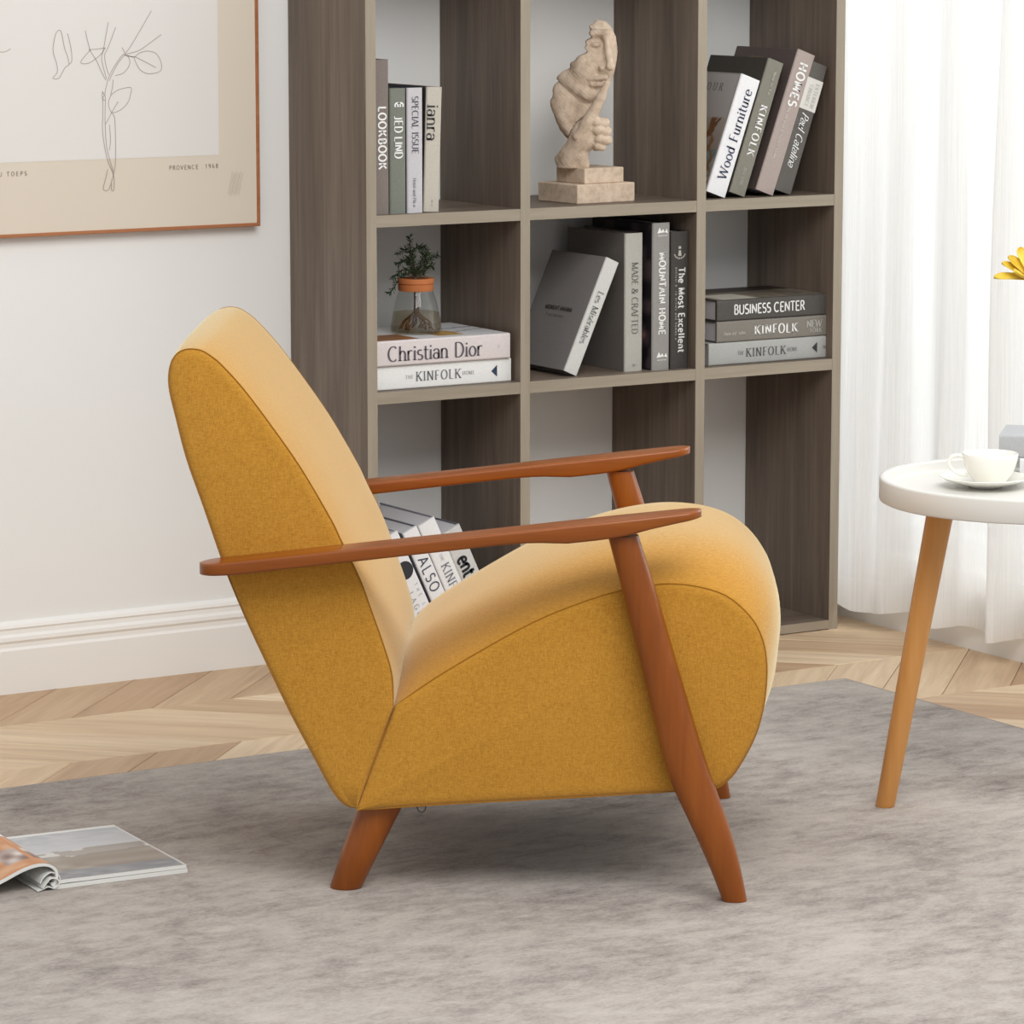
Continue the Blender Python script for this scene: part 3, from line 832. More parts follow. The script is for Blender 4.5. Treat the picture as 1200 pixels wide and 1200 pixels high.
def sculpture_mesh():
    # axes: a = viewer's right (pixels of the photo at that depth, 1.67 mm each), c = towards the viewer, b = up
    h = 1.15
    A = np.arange(-34, 52, h); Cc = np.arange(-34, 40, h); B = np.arange(-3, 184, h)
    a, c, b = np.meshgrid(A, Cc, B, indexing='ij')
    X0, Y0 = 680.5, 197.5
    rng = np.random.RandomState(5)
    def ell(x, y, cz, rx, ry, rc, rot=0):
        p, q, r = a-(x-X0), b-(Y0-y), c-cz
        t = radians(rot); p, q = p*cos(t)+q*sin(t), -p*sin(t)+q*cos(t)
        k = np.sqrt((p/rx)**2+(q/ry)**2+(r/rc)**2)
        return (k-1)*min(rx, ry, rc)
    def cap(p0, p1, r0, r1):
        A0 = np.array((p0[0]-X0, Y0-p0[1], p0[2])); A1 = np.array((p1[0]-X0, Y0-p1[1], p1[2])); d = A1-A0
        u, v, w = a-A0[0], b-A0[1], c-A0[2]
        t = np.clip((u*d[0]+v*d[1]+w*d[2])/(d@d), 0, 1)
        return np.sqrt((u-t*d[0])**2+(v-t*d[1])**2+(w-t*d[2])**2)-(r0+(r1-r0)*t)
    def sm(x, y, k):
        hh_ = np.clip(.5+.5*(y-x)/k, 0, 1)
        return y+(x-y)*hh_-k*hh_*(1-hh_)
    def ss(x, y, k): return -sm(-x, y, k)
    # face
    f = ell(697, 74, 2, 27, 50, 19, -12)
    f = sm(f, ell(680, 95, 4, 17, 13, 11), 6)
    f = sm(f, cap((664, 93, -3), (690, 111, 12), 10, 9), 7)          # jaw
    f = sm(f, cap((690, 112, 14), (700, 112, 17), 7.5, 6.5), 5)      # chin
    f = sm(f, ell(688, 80, 13, 12, 14, 9), 7)                        # cheek
    f = sm(f, cap((712, 46, 22), (717, 77, 30), 3.6, 4.6), 5)        # nose ridge
    f = sm(f, ell(716.8, 79, 30.5, 4.8, 4.2, 4.5), 2)                # nose tip
    f = sm(f, ell(707.5, 80, 25, 4.8, 3.6, 4.5), 2)                  # nostril wing
    f = ss(f, cap((698, 76, 27), (702, 86, 27), 1.6, 1.8), 2.5)      # fold beside the nose
    f = sm(f, cap((694, 93.0, 20), (711, 91.0, 25), 2.4, 3.4), 3)    # upper lip
    f = sm(f, cap((696, 100, 20), (710, 99.5, 25), 2.8, 3.4), 3)     # lower lip
    f = ss(f, cap((690, 96.0, 24), (712, 95.6, 29), 1.7, 1.7), 1.2)  # mouth line
    f = ss(f, cap((697, 105.5, 26), (709, 105, 29), 2.4, 2.2), 2)    # hollow under the lip
    f = ss(f, cap((703, 86.0, 31), (713, 86.2, 34), 2.0, 1.6), 1.6)  # under the nose
    f = sm(f, cap((694, 40, 17), (713, 38, 23), 3, 3), 8)            # brow
    f = ss(f, ell(700, 52, 26, 8, 5.5, 7), 4)                        # eye hollow
    f = sm(f, ell(700, 53, 19, 6, 3.4, 4), 2)                        # closed lid
    # broken edge: the back left of the head is missing
    wav = 1.8*np.sin(b*.33+1)+1.4*np.sin(b*.71)+.8*np.sin(c*.5+b*.2)
    ex = np.minimum(-24+np.clip((b-107), 0, None)*1.08, 9+np.clip(b-142, 0, None)*.25)+wav
    f = np.maximum(f, (ex-a)*.8)
    f = np.maximum(f, b-(176+2*np.sin(a*.4)+1.5*np.sin(c*.6)))
    f = np.maximum(f, -(c+13))                                       # hollow mask, open at the back
    # neck piece
    nck = ell(671, 132, 0, 20, 38, 12, 16)
    nck = sm(nck, cap((652, 122, -2), (672, 156, 8), 6, 7), 3)
    nck = sm(nck, cap((658, 106, -3), (682, 122, 4), 7, 9), 4)
    nck = sm(nck, cap((690, 122, 6), (682, 150, 8), 9, 10), 5)
    nck = ss(nck, cap((650, 129, 12), (678, 152, 17), 2.0, 2.0), 1.5)
    nck = np.maximum(nck, -(b-(29+2*np.sin(a*.5))))
    f = sm(f, nck, 1.6)
    f = ss(f, cap((657, 104, 11), (694, 124, 22), 2.6, 2.8), 2.5)    # shadow line under the jaw
    # hand: wrist, fist, finger, thumb
    hnd = cap((670, 186, 8), (686, 160, 16), 12.5, 15)
    hnd = sm(hnd, ell(691, 157, 18, 17, 21, 12, -24), 5)
    hnd = sm(hnd, cap((668, 180, 8), (659, 188, 2), 9, 7), 4)        # broken wrist flare
    hnd = sm(hnd, cap((683, 182, 13), (686, 195, 9), 9, 7), 5)
    fin = cap((713, 98, 33), (706, 114, 31), 3.8, 5.2)
    fin = sm(fin, cap((706, 114, 31), (690, 146, 26), 5.4, 8.6), 3)
    hnd = sm(hnd, fin, 3.5)
    for k, (xs, y, xe, rr) in enumerate(((700, 144, 711, 6.0), (702, 154, 713, 6.2), (704, 164, 714, 5.8), (702, 172.5, 708, 4.6))):
        kn = cap((xs, y-1.5, 29-k*.8), (xe, y, 25-k), rr, rr*.95)
        kn = sm(kn, cap((xe, y, 25-k), (xe-8, y+1.5, 11), rr*.9, rr*.8), 2)
        hnd = sm(hnd, kn, 1.6)
    hnd = ss(hnd, cap((704, 149.2, 37), (722, 149.6, 30), 1.5, 1.4), 1.2)
    hnd = ss(hnd, cap((706, 159.4, 36), (722, 160, 29), 1.5, 1.4), 1.2)
    hnd = ss(hnd, cap((706, 168.8, 34), (720, 169.4, 27), 1.4, 1.3), 1.2)
    hnd = sm(hnd, cap((678, 160, 27), (692, 142, 31), 4.6, 4), 3)    # thumb laid along the finger
    # the hand meets the plinth in a rough foot
    hnd = sm(hnd, ell(672, 196, 4, 17, 9, 13, 8), 5)
    f = np.minimum(f, ss(f, hnd-1.0, 1.2)) if False else sm(np.maximum(f, -(hnd-1.1)), hnd, .5)
    f = f+.45*np.sin(a*.9+b*.5)*np.sin(b*.8+c)*np.sin(c*.9-a*.3)
    f = np.maximum(f, -(b+0.6))
    # surface nets
    ins = f < 0
    nx, ny, nz = f.shape
    corners = [(i, j, k) for i in (0, 1) for j in (0, 1) for k in (0, 1)]
    sl = lambda arr, o: arr[o[0]:nx-1+o[0], o[1]:ny-1+o[1], o[2]:nz-1+o[2]]
    cnt = sum(sl(ins, o).astype(int) for o in corners)
    act = (cnt > 0) & (cnt < 8)
    acc = np.zeros(act.shape+(3,)); num = np.zeros(act.shape)
    for o in corners:
        for ax in range(3):
            if o[ax] == 0:
                o2 = list(o); o2[ax] = 1
                f0, f1 = sl(f, o), sl(f, o2)
                cr = (f0 < 0) != (f1 < 0)
                t = np.where(cr, f0/(f0-f1+1e-12), 0)
                for q in range(3):
                    acc[..., q] += np.where(cr, o[q]+(t if q == ax else 0), 0)
                num += cr
    idx = -np.ones(act.shape, int); idx[act] = np.arange(act.sum())
    I = np.argwhere(act); P = I+acc[act]/num[act][:, None]
    pts = np.stack([A[0]+P[:, 0]*h, Cc[0]+P[:, 1]*h, B[0]+P[:, 2]*h], 1)
    F = []
    for ax in range(3):
        o1, o2 = [k for k in range(3) if k != ax]
        s0 = [slice(0, n) for n in f.shape]; s1 = list(s0)
        s0[ax] = slice(0, f.shape[ax]-1); s1[ax] = slice(1, f.shape[ax])
        cr = np.argwhere(ins[tuple(s0)] != ins[tuple(s1)])
        for e_ in cr:
            if e_[o1] == 0 or e_[o2] == 0: continue
            q = []
            for d1, d2 in ((0, 0), (1, 0), (1, 1), (0, 1)):
                w = e_.copy(); w[o1] -= d1; w[o2] -= d2
                if w[0] >= nx-1 or w[1] >= ny-1 or w[2] >= nz-1: q = None; break
                q.append(idx[tuple(w)])
            if q is None or min(q) < 0: continue
            flip = ins[tuple(e_)] ^ (ax == 1)
            F.append(tuple(q) if flip else tuple(reversed(q)))
    return pts, F
pts, SF = sculpture_mesh()
u_ = .00167
Rl = Matrix.Rotation(-radians(5), 3, 'Z')
oA, oC = Vector((.843, -.538, 0)), Vector((-.538, -.843, 0))
base = Vector((4.030, 6.250, .967)) - Vector((4.056, 6.262, .899))
SV = [Rl @ (base+(oA*p[0]+oC*p[1])*u_+Vector((0, 0, p[2]*u_))) for p in pts]
fig = obj('figure', SV, SF, M['stone'], sculp)
fig.data.polygons.foreach_set('use_smooth', [True]*len(fig.data.polygons))

# ------------------------------------------------------------------ picture on the wall
pic = thing('framed_print', 'large framed botanical line drawing on white and beige paper on the wall', 'picture', (2.88, YW, .865))
PX0, PX1, PH = 2.30-2.88, 3.4165-2.88, .80
fr = grainwood('frame_wood', [(.3, (150, 92, 56)), (.7, (178, 118, 78))], 'x', 1, .5, .05)
fd, fw_ = -.0245, .0065
obj('frame_rail', *bbox(PX0, PX1, fd, 0, 0, fw_, .0008), fr, pic)
obj('frame_rail', *bbox(PX0, PX1, fd, 0, PH-fw_, PH, .0008), fr, pic)
obj('frame_rail', *bbox(PX0, PX0+fw_, fd, 0, fw_, PH-fw_, .0008), fr, pic)
obj('frame_rail', *bbox(PX1-fw_, PX1, fd, 0, fw_, PH-fw_, .0008), fr, pic)
obj('paper', *box(PX0+fw_, PX1-fw_, fd+.003, fd+.008, fw_, PH-fw_), plain('beige_paper', (219, 208, 192), .6, .3), pic)
obj('white_panel', *box(2.42-2.88, 3.3295-2.88, fd+.0025, fd+.0035, 1.0045-.865, 1.52-.865), plain('white_paper', (226, 223, 219), .6, .3), pic)
LINES = [[(2.9855, 1.2143), (2.9865, 1.2025), (2.9915, 1.1882), (2.9938, 1.1763), (2.9923, 1.1669), (2.9843, 1.1588), (2.9895, 1.1563), (2.9974, 1.1585), (3.0041, 1.169), (3.0108, 1.1783), (3.0175, 1.1829), (3.0151, 1.1972), (3.0089, 1.2139), (3.002, 1.245), (2.992, 1.24), (2.9855, 1.2143)], [(3.0175, 1.1829), (3.0228, 1.1876), (3.0236, 1.1994), (3.022, 1.2136), (3.016, 1.24)], [(3.0613, 1.2082), (3.0506, 1.1977), (3.0419, 1.1872), (3.0463, 1.1835), (3.0582, 1.1845), (3.0715, 1.1914), (3.0849, 1.2018), (3.093, 1.2124)], [(3.0587, 1.2094), (3.0771, 1.2103), (3.093, 1.2124)], [(3.052, 1.245), (3.0613, 1.2094), (3.0741, 1.1889), (3.0843, 1.1673), (3.0932, 1.1516)], [(3.10, 1.26), (3.089, 1.2101), (3.0848, 1.1935), (3.0884, 1.1744), (3.0946, 1.154)], [(3.115, 1.25), (3.0983, 1.2123), (3.0915, 1.2005), (3.0925, 1.1838), (3.0987, 1.1622)], [(3.19, 1.28), (3.1435, 1.2115), (3.1272, 1.1975), (3.1137, 1.181), (3.1, 1.1598), (3.093, 1.1385), (3.0901, 1.1266)], [(3.1326, 1.1986), (3.119, 1.1833), (3.1054, 1.1621), (3.0998, 1.1503)], [(3.21, 1.235), (3.1728, 1.2115), (3.1567, 1.2041), (3.1326, 1.1986), (3.1485, 1.1947), (3.1565, 1.1945)], [(3.1326, 1.1986), (3.1512, 1.1934)], [(3.1525, 1.1934), (3.1647, 1.2016), (3.1821, 1.2046), (3.1981, 1.1997), (3.2073, 1.1864), (3.2098, 1.1731), (3.2056, 1.166), (3.1935, 1.1626), (3.1774, 1.1629), (3.1641, 1.1704), (3.155, 1.185), (3.1525, 1.1934)], [(3.1565, 1.1933), (3.1751, 1.1846), (3.1977, 1.1733)], [(3.1392, 1.196), (3.1435, 1.1852), (3.1388, 1.1733), (3.128, 1.164), (3.112, 1.16)], [(3.1275, 1.2123), (3.1332, 1.2021)], [(3.104, 1.0904), (3.0989, 1.1001), (3.0978, 1.1121), (3.1047, 1.1251), (3.1181, 1.1331), (3.1342, 1.1368), (3.1454, 1.1361), (3.1433, 1.1229), (3.139, 1.111), (3.1282, 1.0993), (3.1147, 1.0925), (3.104, 1.0904)], [(3.1177, 1.1116), (3.1041, 1.0916), (3.0904, 1.0692)], [(3.0862, 1.1315), (3.0847, 1.122), (3.0859, 1.1148), (3.0854, 1.0885), (3.0841, 1.0598), (3.0883, 1.0261), (3.0957, 0.9971), (3.1046, 0.9775), (3.107, 0.9606), (3.1054, 0.945), (3.1009, 0.9464), (3.1016, 0.9584)], [(3.0901, 1.1266), (3.0912, 1.1146), (3.0899, 1.0884), (3.0902, 1.0572), (3.0918, 1.0308), (3.0972, 1.0066), (3.106, 0.9799)], [(3.1078, 1.1525), (3.1062, 1.1382), (3.102, 1.1239)], [(3.1054, 1.0892), (3.1097, 1.0806), (3.1108, 1.0542), (3.1107, 1.0182), (3.1088, 0.987), (3.1017, 0.9632), (3.0961, 0.9489), (3.0894, 0.9449), (3.0836, 0.9494), (3.0871, 0.9613), (3.0941, 0.9851)], [(3.0983, 1.069), (3.1005, 1.0401), (3.0975, 1.021)], [(3.0849, 1.1303), (3.0888, 1.1243), (3.0854, 1.1172), (3.0912, 1.1134)],
         [(2.86, 1.215), (2.878, 1.2085), (2.89, 1.209), (2.9, 1.214)]]
for ln in LINES:
    V2, F2 = [], []
    P = catmull([(x-2.88, z-.865) for x, z in ln], False, 4)
    stroke_quads(P, lambda d: .0012, V2, F2)
    obj('drawn_line', [(v[0], fd+.0021, v[1]) for v in V2], F2, ink((164, 150, 143)), pic)
V2, F2 = [], []
for i in range(9):
    x = 3.352-2.88+.0028*i; z = .955-.865-.002*(i % 3)
    stroke_quads([(x-.004, z-.026), (x+.006, z+.016)], lambda d: .0007, V2, F2)
obj('pencil_mark', [(v[0], fd+.0026, v[1]) for v in V2], F2, ink((186, 172, 156)), pic)
lettering(pic, 'PROVENCE', (3.2225-2.88, fd+.0026, .9795-.865), (1, 0, 0), (0, 0, 1), .062, .0078, (120, 108, 98), 'sans', .9)
lettering(pic, '1968', (3.300-2.88, fd+.0026, .980-.865), (1, 0, 0), (0, 0, 1), .027, .0078, (120, 108, 98), 'sans', .9)
lettering(pic, 'OU TOEPS', (2.861-2.88, fd+.0026, .9795-.865), (1, 0, 0), (0, 0, 1), .067, .0078, (120, 108, 98), 'sans', .9)

# ------------------------------------------------------------------ curtain
cur = thing('curtain', 'long white sheer curtain hanging over the window on the right', 'curtain', (4.66, 5.6, 0))
cpts = [(4.628, 6.225), (4.612, 6.185), (4.607, 6.145), (4.598, 6.100), (4.628, 6.062), (4.626, 6.028), (4.668, 6.010), (4.682, 5.985), (4.662, 5.930), (4.618, 5.872), (4.604, 5.830),
        (4.640, 5.822), (4.668, 5.826), (4.682, 5.790), (4.676, 5.745), (4.640, 5.700), (4.598, 5.668), (4.606, 5.652), (4.640, 5.658), (4.690, 5.660), (4.686, 5.610),
        (4.65, 5.56), (4.61, 5.51), (4.64, 5.47), (4.68, 5.44), (4.67, 5.38), (4.62, 5.33), (4.61, 5.28), (4.66, 5.24), (4.685, 5.19), (4.65, 5.13), (4.61, 5.08), (4.63, 5.03), (4.68, 4.99), (4.67, 4.93)]
cp = catmull(cpts, False, 5)
def curtain_sheet(z0, z1, nz, off=0.0):
    V, F = [], []; n = len(cp)
    for j in range(nz+1):
        z = z0+(z1-z0)*j/nz
        amp = 1-.35*min(1, z/1.6)
        for i, p in enumerate(cp):
            x = 4.648+(p[0]-4.648)*amp+off+.003*sin(p[1]*60+z*5)
            V.append((x-4.66, p[1]-5.6+.004*sin(z*4+p[1]*23), z+(.004*sin(p[1]*37) if j == 0 and z0 < .1 else 0)))
    for j in range(nz):
        for i in range(n-1):
            F.append((j*n+i, j*n+i+1, (j+1)*n+i+1, (j+1)*n+i))
    return V, F
obj('sheer_panel', *curtain_sheet(.115, 2.42, 24), M['curtain'], cur, smooth=True, sharp=80)
obj('hem', *curtain_sheet(.048, .115, 3), M['hem'], cur, smooth=True, sharp=80)
obj('rail', *tube([(-.01, .85, 2.43), (-.01, -1.6, 2.43)], .012, 12), M['pvc'], cur, smooth=True)

# ------------------------------------------------------------------ armchair
ch = thing('armchair', 'mustard yellow upholstered armchair with reddish brown wooden arms and legs', 'armchair', (3.101, 4.891, rt_), (0, 0, radians(-33)))
HWD = .300
BACK = [(-.557, .770), (-.547, .723), (-.532, .662), (-.509, .594), (-.486, .524), (-.472, .484), (-.446, .420), (-.420, .362), (-.382, .280), (-.348, .214), (-.318, .158), (-.298, .139), (-.283, .137),
        (-.256, .214), (-.229, .291), (-.230, .336), (-.240, .376), (-.258, .429), (-.277, .483), (-.304, .540), (-.320, .574), (-.363, .649), (-.406, .712), (-.446, .766), (-.479, .803), (-.496, .817), (-.511, .825), (-.530, .826), (-.545, .819), (-.555, .801)]
SEAT = [(-.285, .132), (-.255, .214), (-.225, .293), (-.169, .333), (-.094, .379), (-.020, .420), (.046, .448), (.105, .467), (.159, .477), (.197, .478), (.235, .472), (.267, .460), (.294, .438), (.312, .414), (.323, .384), (.327, .348), (.324, .302), (.315, .261), (.302, .229), (.282, .194), (.266, .177), (.248, .168), (.185, .163), (.051, .154), (-.151, .142)]
ZB = rt_
def puff(prof, hw, bulge, corners, sub=4):
    P = catmull([(x, z-ZB) for x, z in prof], True, sub, corners); n = len(P)
    nr = []
    for i in range(n):
        d = P[(i+1) % n]-P[i-1]; d = d/hypot(*d); nr.append(np.array((d[1], -d[0])))
    area_ = sum(P[i][0]*P[(i+1) % n][1]-P[(i+1) % n][0]*P[i][1] for i in range(n))
    if area_ < 0: nr = [-q for q in nr]
    bw = np.array([bulge(q) for q in nr])
    for _ in range(8): bw = (np.roll(bw, 1)+bw*2+np.roll(bw, -1))/4
    ts = [-1, -.985, -.96, -.92, -.86, -.78, -.66, -.5, -.3, 0, .3, .5, .66, .78, .86, .92, .96, .985, 1]
    rings = []
    cs = [P[k*sub] for k in corners]
    wi = [min(1, min(hypot(*(q-c)) for c in cs)/.05) for q in P]
    def ring(v, off, scale):
        return [(P[i][0]+nr[i][0]*(bw[i]*scale+off*wi[i]), v, P[i][1]+nr[i][1]*(bw[i]*scale+off*wi[i])) for i in range(n)]
    rings.append(ring(-hw-.004, -.014, 0)); rings.append(ring(-hw-.003, -.006, 0))
    for t in ts: rings.append(ring(t*hw, 0, 1-abs(t)**4))
    rings.append(ring(hw+.003, -.006, 0)); rings.append(ring(hw+.004, -.014, 0))
    V = [p for r in rings for p in r]
    F = []
    for j in range(len(rings)-1):
        for i in range(n):
            F.append((j*n+i, j*n+(i+1) % n, (j+1)*n+(i+1) % n, (j+1)*n+i))
    F.append(tuple(reversed(range(n)))); F.append(tuple(range((len(rings)-1)*n, len(rings)*n)))
    if area_ > 0: F = [tuple(reversed(f)) for f in F]
    return V, F, P
def upholster(name, prof, bulge, corners):
    V, F, P = puff(prof, HWD, bulge, corners)
    o = obj(name, V, F, M['fabric'], ch, smooth=True, sharp=70)
    for s in (-1, 1):
        obj('seam', *tube([(p[0], s*(HWD+.0006), p[1]) for p in P], .0009, 6, closed=True), M['thread'], o, smooth=True)
    return o
seat = upholster('seat', SEAT, lambda q: (.055*max(0, q[1])**1.0 if q[1] > 0 else 0)*(1 if q[0] > -.75 else .2)+(.022*max(0, q[0]) if q[0] > 0 and q[1] > -.2 else 0), (0, 2))
back = upholster('backrest', BACK, lambda q: .012 if (q[0] > .2 and q[1] > -.35) else (.006 if q[1] > .4 else .004 if q[0] < -.3 else 0), (12, 14))
dV, dF = box(-.25, .20, -.285, .285, 0, .006)
obj('dust_cover', [(x, y, z+.1305+(x+.25)*.056) for x, y, z in dV], dF, M['dust'], ch)
obj('zip_pull', *tube([(-.188+.006*cos(q), -.285, .128+.008*sin(q)) for q in [2*pi*k/12 for k in range(12)]], .0012, 5, closed=True), plain('zip_metal', (90, 88, 86), .3, .5, Metallic=.9), ch, smooth=True)

# arms: flat boards with rounded ends and a thickened joint over the front leg
def arm(s):
    top = lambda u: .5125+(u+.511)*.1115-ZB+.001
    th = [(-.511, .017), (-.46, .0205), (-.275, .0195), (-.06, .0185), (-.02, .020), (.03, .0265), (.08, .0265), (.118, .0245), (.15, .019), (.19, .0145), (.226, .0115)]
    hwp = [(-.511, .030), (-.3, .030), (-.1, .0285), (.02, .030), (.1, .031), (.18, .0275), (.226, .024)]
    intp = lambda tb, u: float(np.interp(u, [q[0] for q in tb], [q[1] for q in tb]))
    u0, u1 = -.512, .227
    us = list(u0+.030*(1-np.cos(np.linspace(0, pi/2, 8))))+list(np.linspace(u0+.04, u1-.035, 34))+list(u1-.026*(1-np.cos(np.linspace(pi/2, 0, 8))))
    V, F = [], []; nc = 6
    rings = 0
    for u in us:
        hw = intp(hwp, u)
        if u < u0+.030: k = (u0+.030-u)/.030; hw *= math.sqrt(max(.004, 1-k*k))
        if u > u1-.026: k = (u-(u1-.026))/.026; hw *= math.sqrt(max(.004, 1-k*k))
        t = intp(th, u); zt = top(u); r = min(.0045, hw*.8, t*.45)
        cen = s*.332
        for (sx, sz, a0) in ((1, 1, 0), (-1, 1, pi/2), (-1, -1, pi), (1, -1, 1.5*pi)):
            for k in range(nc):
                q = a0+pi/2*k/(nc-1)
                V.append((u, cen+sx*(hw-r)+r*cos(q), zt-t/2+sz*(t/2-r)+r*sin(q)))
        rings += 1
    n = 4*nc
    for j in range(rings-1):
        for i in range(n): F.append((j*n+i, (j+1)*n+i, (j+1)*n+(i+1) % n, j*n+(i+1) % n))
    F.append(tuple(range(n))); F.append(tuple(reversed(range((rings-1)*n, rings*n))))
    obj('armrest', V, F, M['chair_x'], ch, smooth=True, sharp=60)
for s in (-1, 1): arm(s)

def front_leg(s):
    st = [(.0065, .2805, .0185), (.05, .2685, .0225), (.10, .251, .027), (.15, .231, .0305), (.19, .2135, .0322), (.24, .1985, .0310), (.30, .183, .0288), (.35, .1695, .0275), (.42, .1505, .0262), (.48, .1345, .0252), (.53, .1195, .0236), (.556, .112, .0228)]
    n = 20; V, F = [], []
    zz = [a for a, _, _ in st]
    zs = np.linspace(zz[0], zz[-1], 34)
    for z in zs:
        u = float(np.interp(z, zz, [q[1] for q in st])); w = float(np.interp(z, zz, [q[2] for q in st]))
        lat = min(w, .0265)*.95; c = s*(.3345-.004*(z/.55))
        for k in range(n):
            q = 2*pi*k/n; ex = 2/2.5
            cu, cv = cos(q), sin(q)
            V.append((u+w*math.copysign(abs(cu)**ex, cu), c+lat*math.copysign(abs(cv)**ex, cv), z-ZB))
    # soften the profile kinks
    A = np.array(V).reshape(len(zs), n, 3)
    for _ in range(3): A[1:-1, :, :2] = (A[:-2, :, :2]+2*A[1:-1, :, :2]+A[2:, :, :2])/4
    V = A.reshape(-1, 3)
    for j in range(len(zs)-1):
        for k in range(n): F.append((j*n+k, j*n+(k+1) % n, (j+1)*n+(k+1) % n, (j+1)*n+k))
    F.append(tuple(reversed(range(n)))); F.append(tuple(range((len(zs)-1)*n, len(zs)*n)))
    obj('front_leg', V, F, M['chair_z'], ch, smooth=True, sharp=50)
def rear_leg(s):
    n = 24; V, F = [], []
    for z, u, w in ((.0062, -.3035, .0225), (.0085, -.3027, .0245), (.07, -.2775, .0295), (.137, -.2480, .034), (.150, -.243, .035)):
        for k in range(n):
            q = 2*pi*k/n; V.append((u+w*cos(q), s*(.272-.1*(z-.006))+.85*w*sin(q), z-ZB))
    for j in range(4):
        for k in range(n): F.append((j*n+k, j*n+(k+1) % n, (j+1)*n+(k+1) % n, (j+1)*n+k))
    F.append(tuple(reversed(range(n)))); F.append(tuple(range(4*n, 5*n)))
    obj('rear_leg', V, F, M['chair_z'], ch, smooth=True, sharp=50)
for s in (-1, 1): front_leg(s); rear_leg(s)

# ------------------------------------------------------------------ side table and what stands on it
TC = Vector((3.923, 4.713, 0))
tb = thing('side_table', 'round white tray-top side table on light wooden legs', 'table', (TC.x, TC.y, rt_))
zt = .550-rt_; R_ = .2505
TF = .533-rt_
obj('tray_top', *lathe([(0, zt-.0385), (R_-.004, zt-.0385), (R_-.001, zt-.037), (R_, zt-.034), (R_, zt-.003), (R_-.001, zt-.001), (R_-.003, zt), (R_-.011, zt), (R_-.013, zt-.001), (R_-.014, zt-.003), (R_-.0155, TF+.003), (R_-.018, TF), (0, TF)], 120), M['white'], tb, smooth=True, sharp=40)
for k in range(3):
    a = radians(153.5+120*k)
    f0 = Vector((cos(a)*.2371, sin(a)*.2371, 0)); f1 = Vector((cos(a)*.15, sin(a)*.15, zt-.037))
    f1 = f1.copy()
    V, F = [], []; n = 28
    for t, w in ((0, .0145), (.006, .0160), (.5, .0190), (1, .0225)):
        p = f0.lerp(f1, t)
        for i in range(n): V.append((p.x+w*cos(2*pi*i/n), p.y+w*sin(2*pi*i/n), p.z))
    for j in range(3):
        for i in range(n): F.append((j*n+i, j*n+(i+1) % n, (j+1)*n+(i+1) % n, (j+1)*n+i))
    F.append(tuple(reversed(range(n)))); F.append(tuple(range(3*n, 4*n)))
    obj('leg', V, F, M['beech'], tb, smooth=True, sharp=50)
ZT = .533
vr = Vector((.85, -.527, 0)); va = Vector((.527, .85, 0))   # right and away, as seen from the chair
cx, cy = 3.862, 4.762
sc = obj('saucer', *lathe([(0, .0025), (.022, .0025), (.024, .0005), (.027, .0005), (.029, .003), (.045, .0065), (.066, .0135), (.0725, .017), (.0735, .018), (.0725, .0188), (.066, .0162), (.045, .0095), (.03, .0062), (0, .0055)], 64), M['porcelain'], None, smooth=True, sharp=60)
sc.location = (cx, cy, ZT); tag(sc, 'round white porcelain saucer under the tea cup', 'saucer')
cup = thing('teacup', 'white porcelain tea cup on its saucer on the round table', 'cup', (cx+vr.x*.008, cy+vr.y*.008, ZT+.0062))
obj('bowl', *lathe([(0, .001), (.021, .001), (.022, 0), (.0245, 0), (.0255, .003), (.030, .009), (.0365, .018), (.0415, .029), (.0442, .041), (.0455, .050), (.0448, .0506), (.0440, .0500), (.0427, .041), (.0400, .0295), (.035, .019), (.028, .010), (.02, .006), (0, .005)], 64), M['porcelain'], cup, smooth=True, sharp=70)
hp = [(-.0425, .043), (-.052, .0465), (-.0625, .0445), (-.0675, .037), (-.0655, .028), (-.058, .020), (-.048, .0155), (-.036, .014)]
hp3 = [Vector((vr.x*a, vr.y*a, b)) for a, b in [tuple(p) for p in catmull(hp, False, 4)]]
obj('handle', *tube(hp3, .0028, 10), M['porcelain'], cup, smooth=True)
# two books lying on the table
def tbook(label, x_off, y_off, z, L, t, d, sp, cv, texts, rz):
    p = TC+vr*x_off+va*y_off
    b = book(label, (0, 0, 0), L, t, d, sp, cv, texts, flat=True, group='books lying on the round table')
    q = Matrix.Rotation(radians(rz), 3, 'Z') @ Vector((L, 0, 0))
    b.rotation_euler = (0, -pi/2, radians(rz)); b.location = (p.x+q.x, p.y+q.y, z)
    return b
tbook('white book lying under a grey book on the round table', -.012, .078, ZT, .19, .038, .135, (228, 228, 230), (222, 222, 224), [('NOTES', .05, .40, .36, .42, (90, 92, 100), 'serif', 1)], -44)
tbook('plain grey book lying on top of the white book on the table', -.046, .088, ZT+.0382, .21, .037, .135, (176, 177, 179), (170, 171, 173), [], -44)
# vase and yellow lily: the stem leans into view
fv = TC+vr*.150-va*.085
wv = obj('ceramic_vase', *lathe([(0, .002), (.026, .002), (.028, 0), (.032, .001), (.040, .02), (.044, .05), (.040, .085), (.026, .115), (.018, .135), (.020, .15), (.0225, .155), (.020, .155), (.016, .135), (.022, .112), (.036, .083), (.040, .05), (.03, .008), (0, .006)], 48), M['white'], None, smooth=True, sharp=70)
wv.location = (fv.x, fv.y, ZT); tag(wv, 'white ceramic vase on the round table holding a yellow lily', 'vase')
fl = thing('lily', 'yellow lily flower leaning out over the round table', 'flower', (fv.x, fv.y, ZT))
fc = (TC+vr*.004-va*.01); head = Vector((fc.x-fv.x, fc.y-fv.y, .872-ZT))-vr*.012
fax = (-va*.42+Vector((0, 0, .90))+vr*.05).normalized()      # the way the flower faces
stem = [Vector((.004, 0, .012)), Vector((0, 0, .12)), head*.5+Vector((0, 0, .05)), head-fax*.03+Vector((0, 0, .004)), head]
obj('stem', *tube(catmull(stem, False, 6), .003, 8), plain('stem_green', (92, 124, 58), .5), fl, smooth=True)
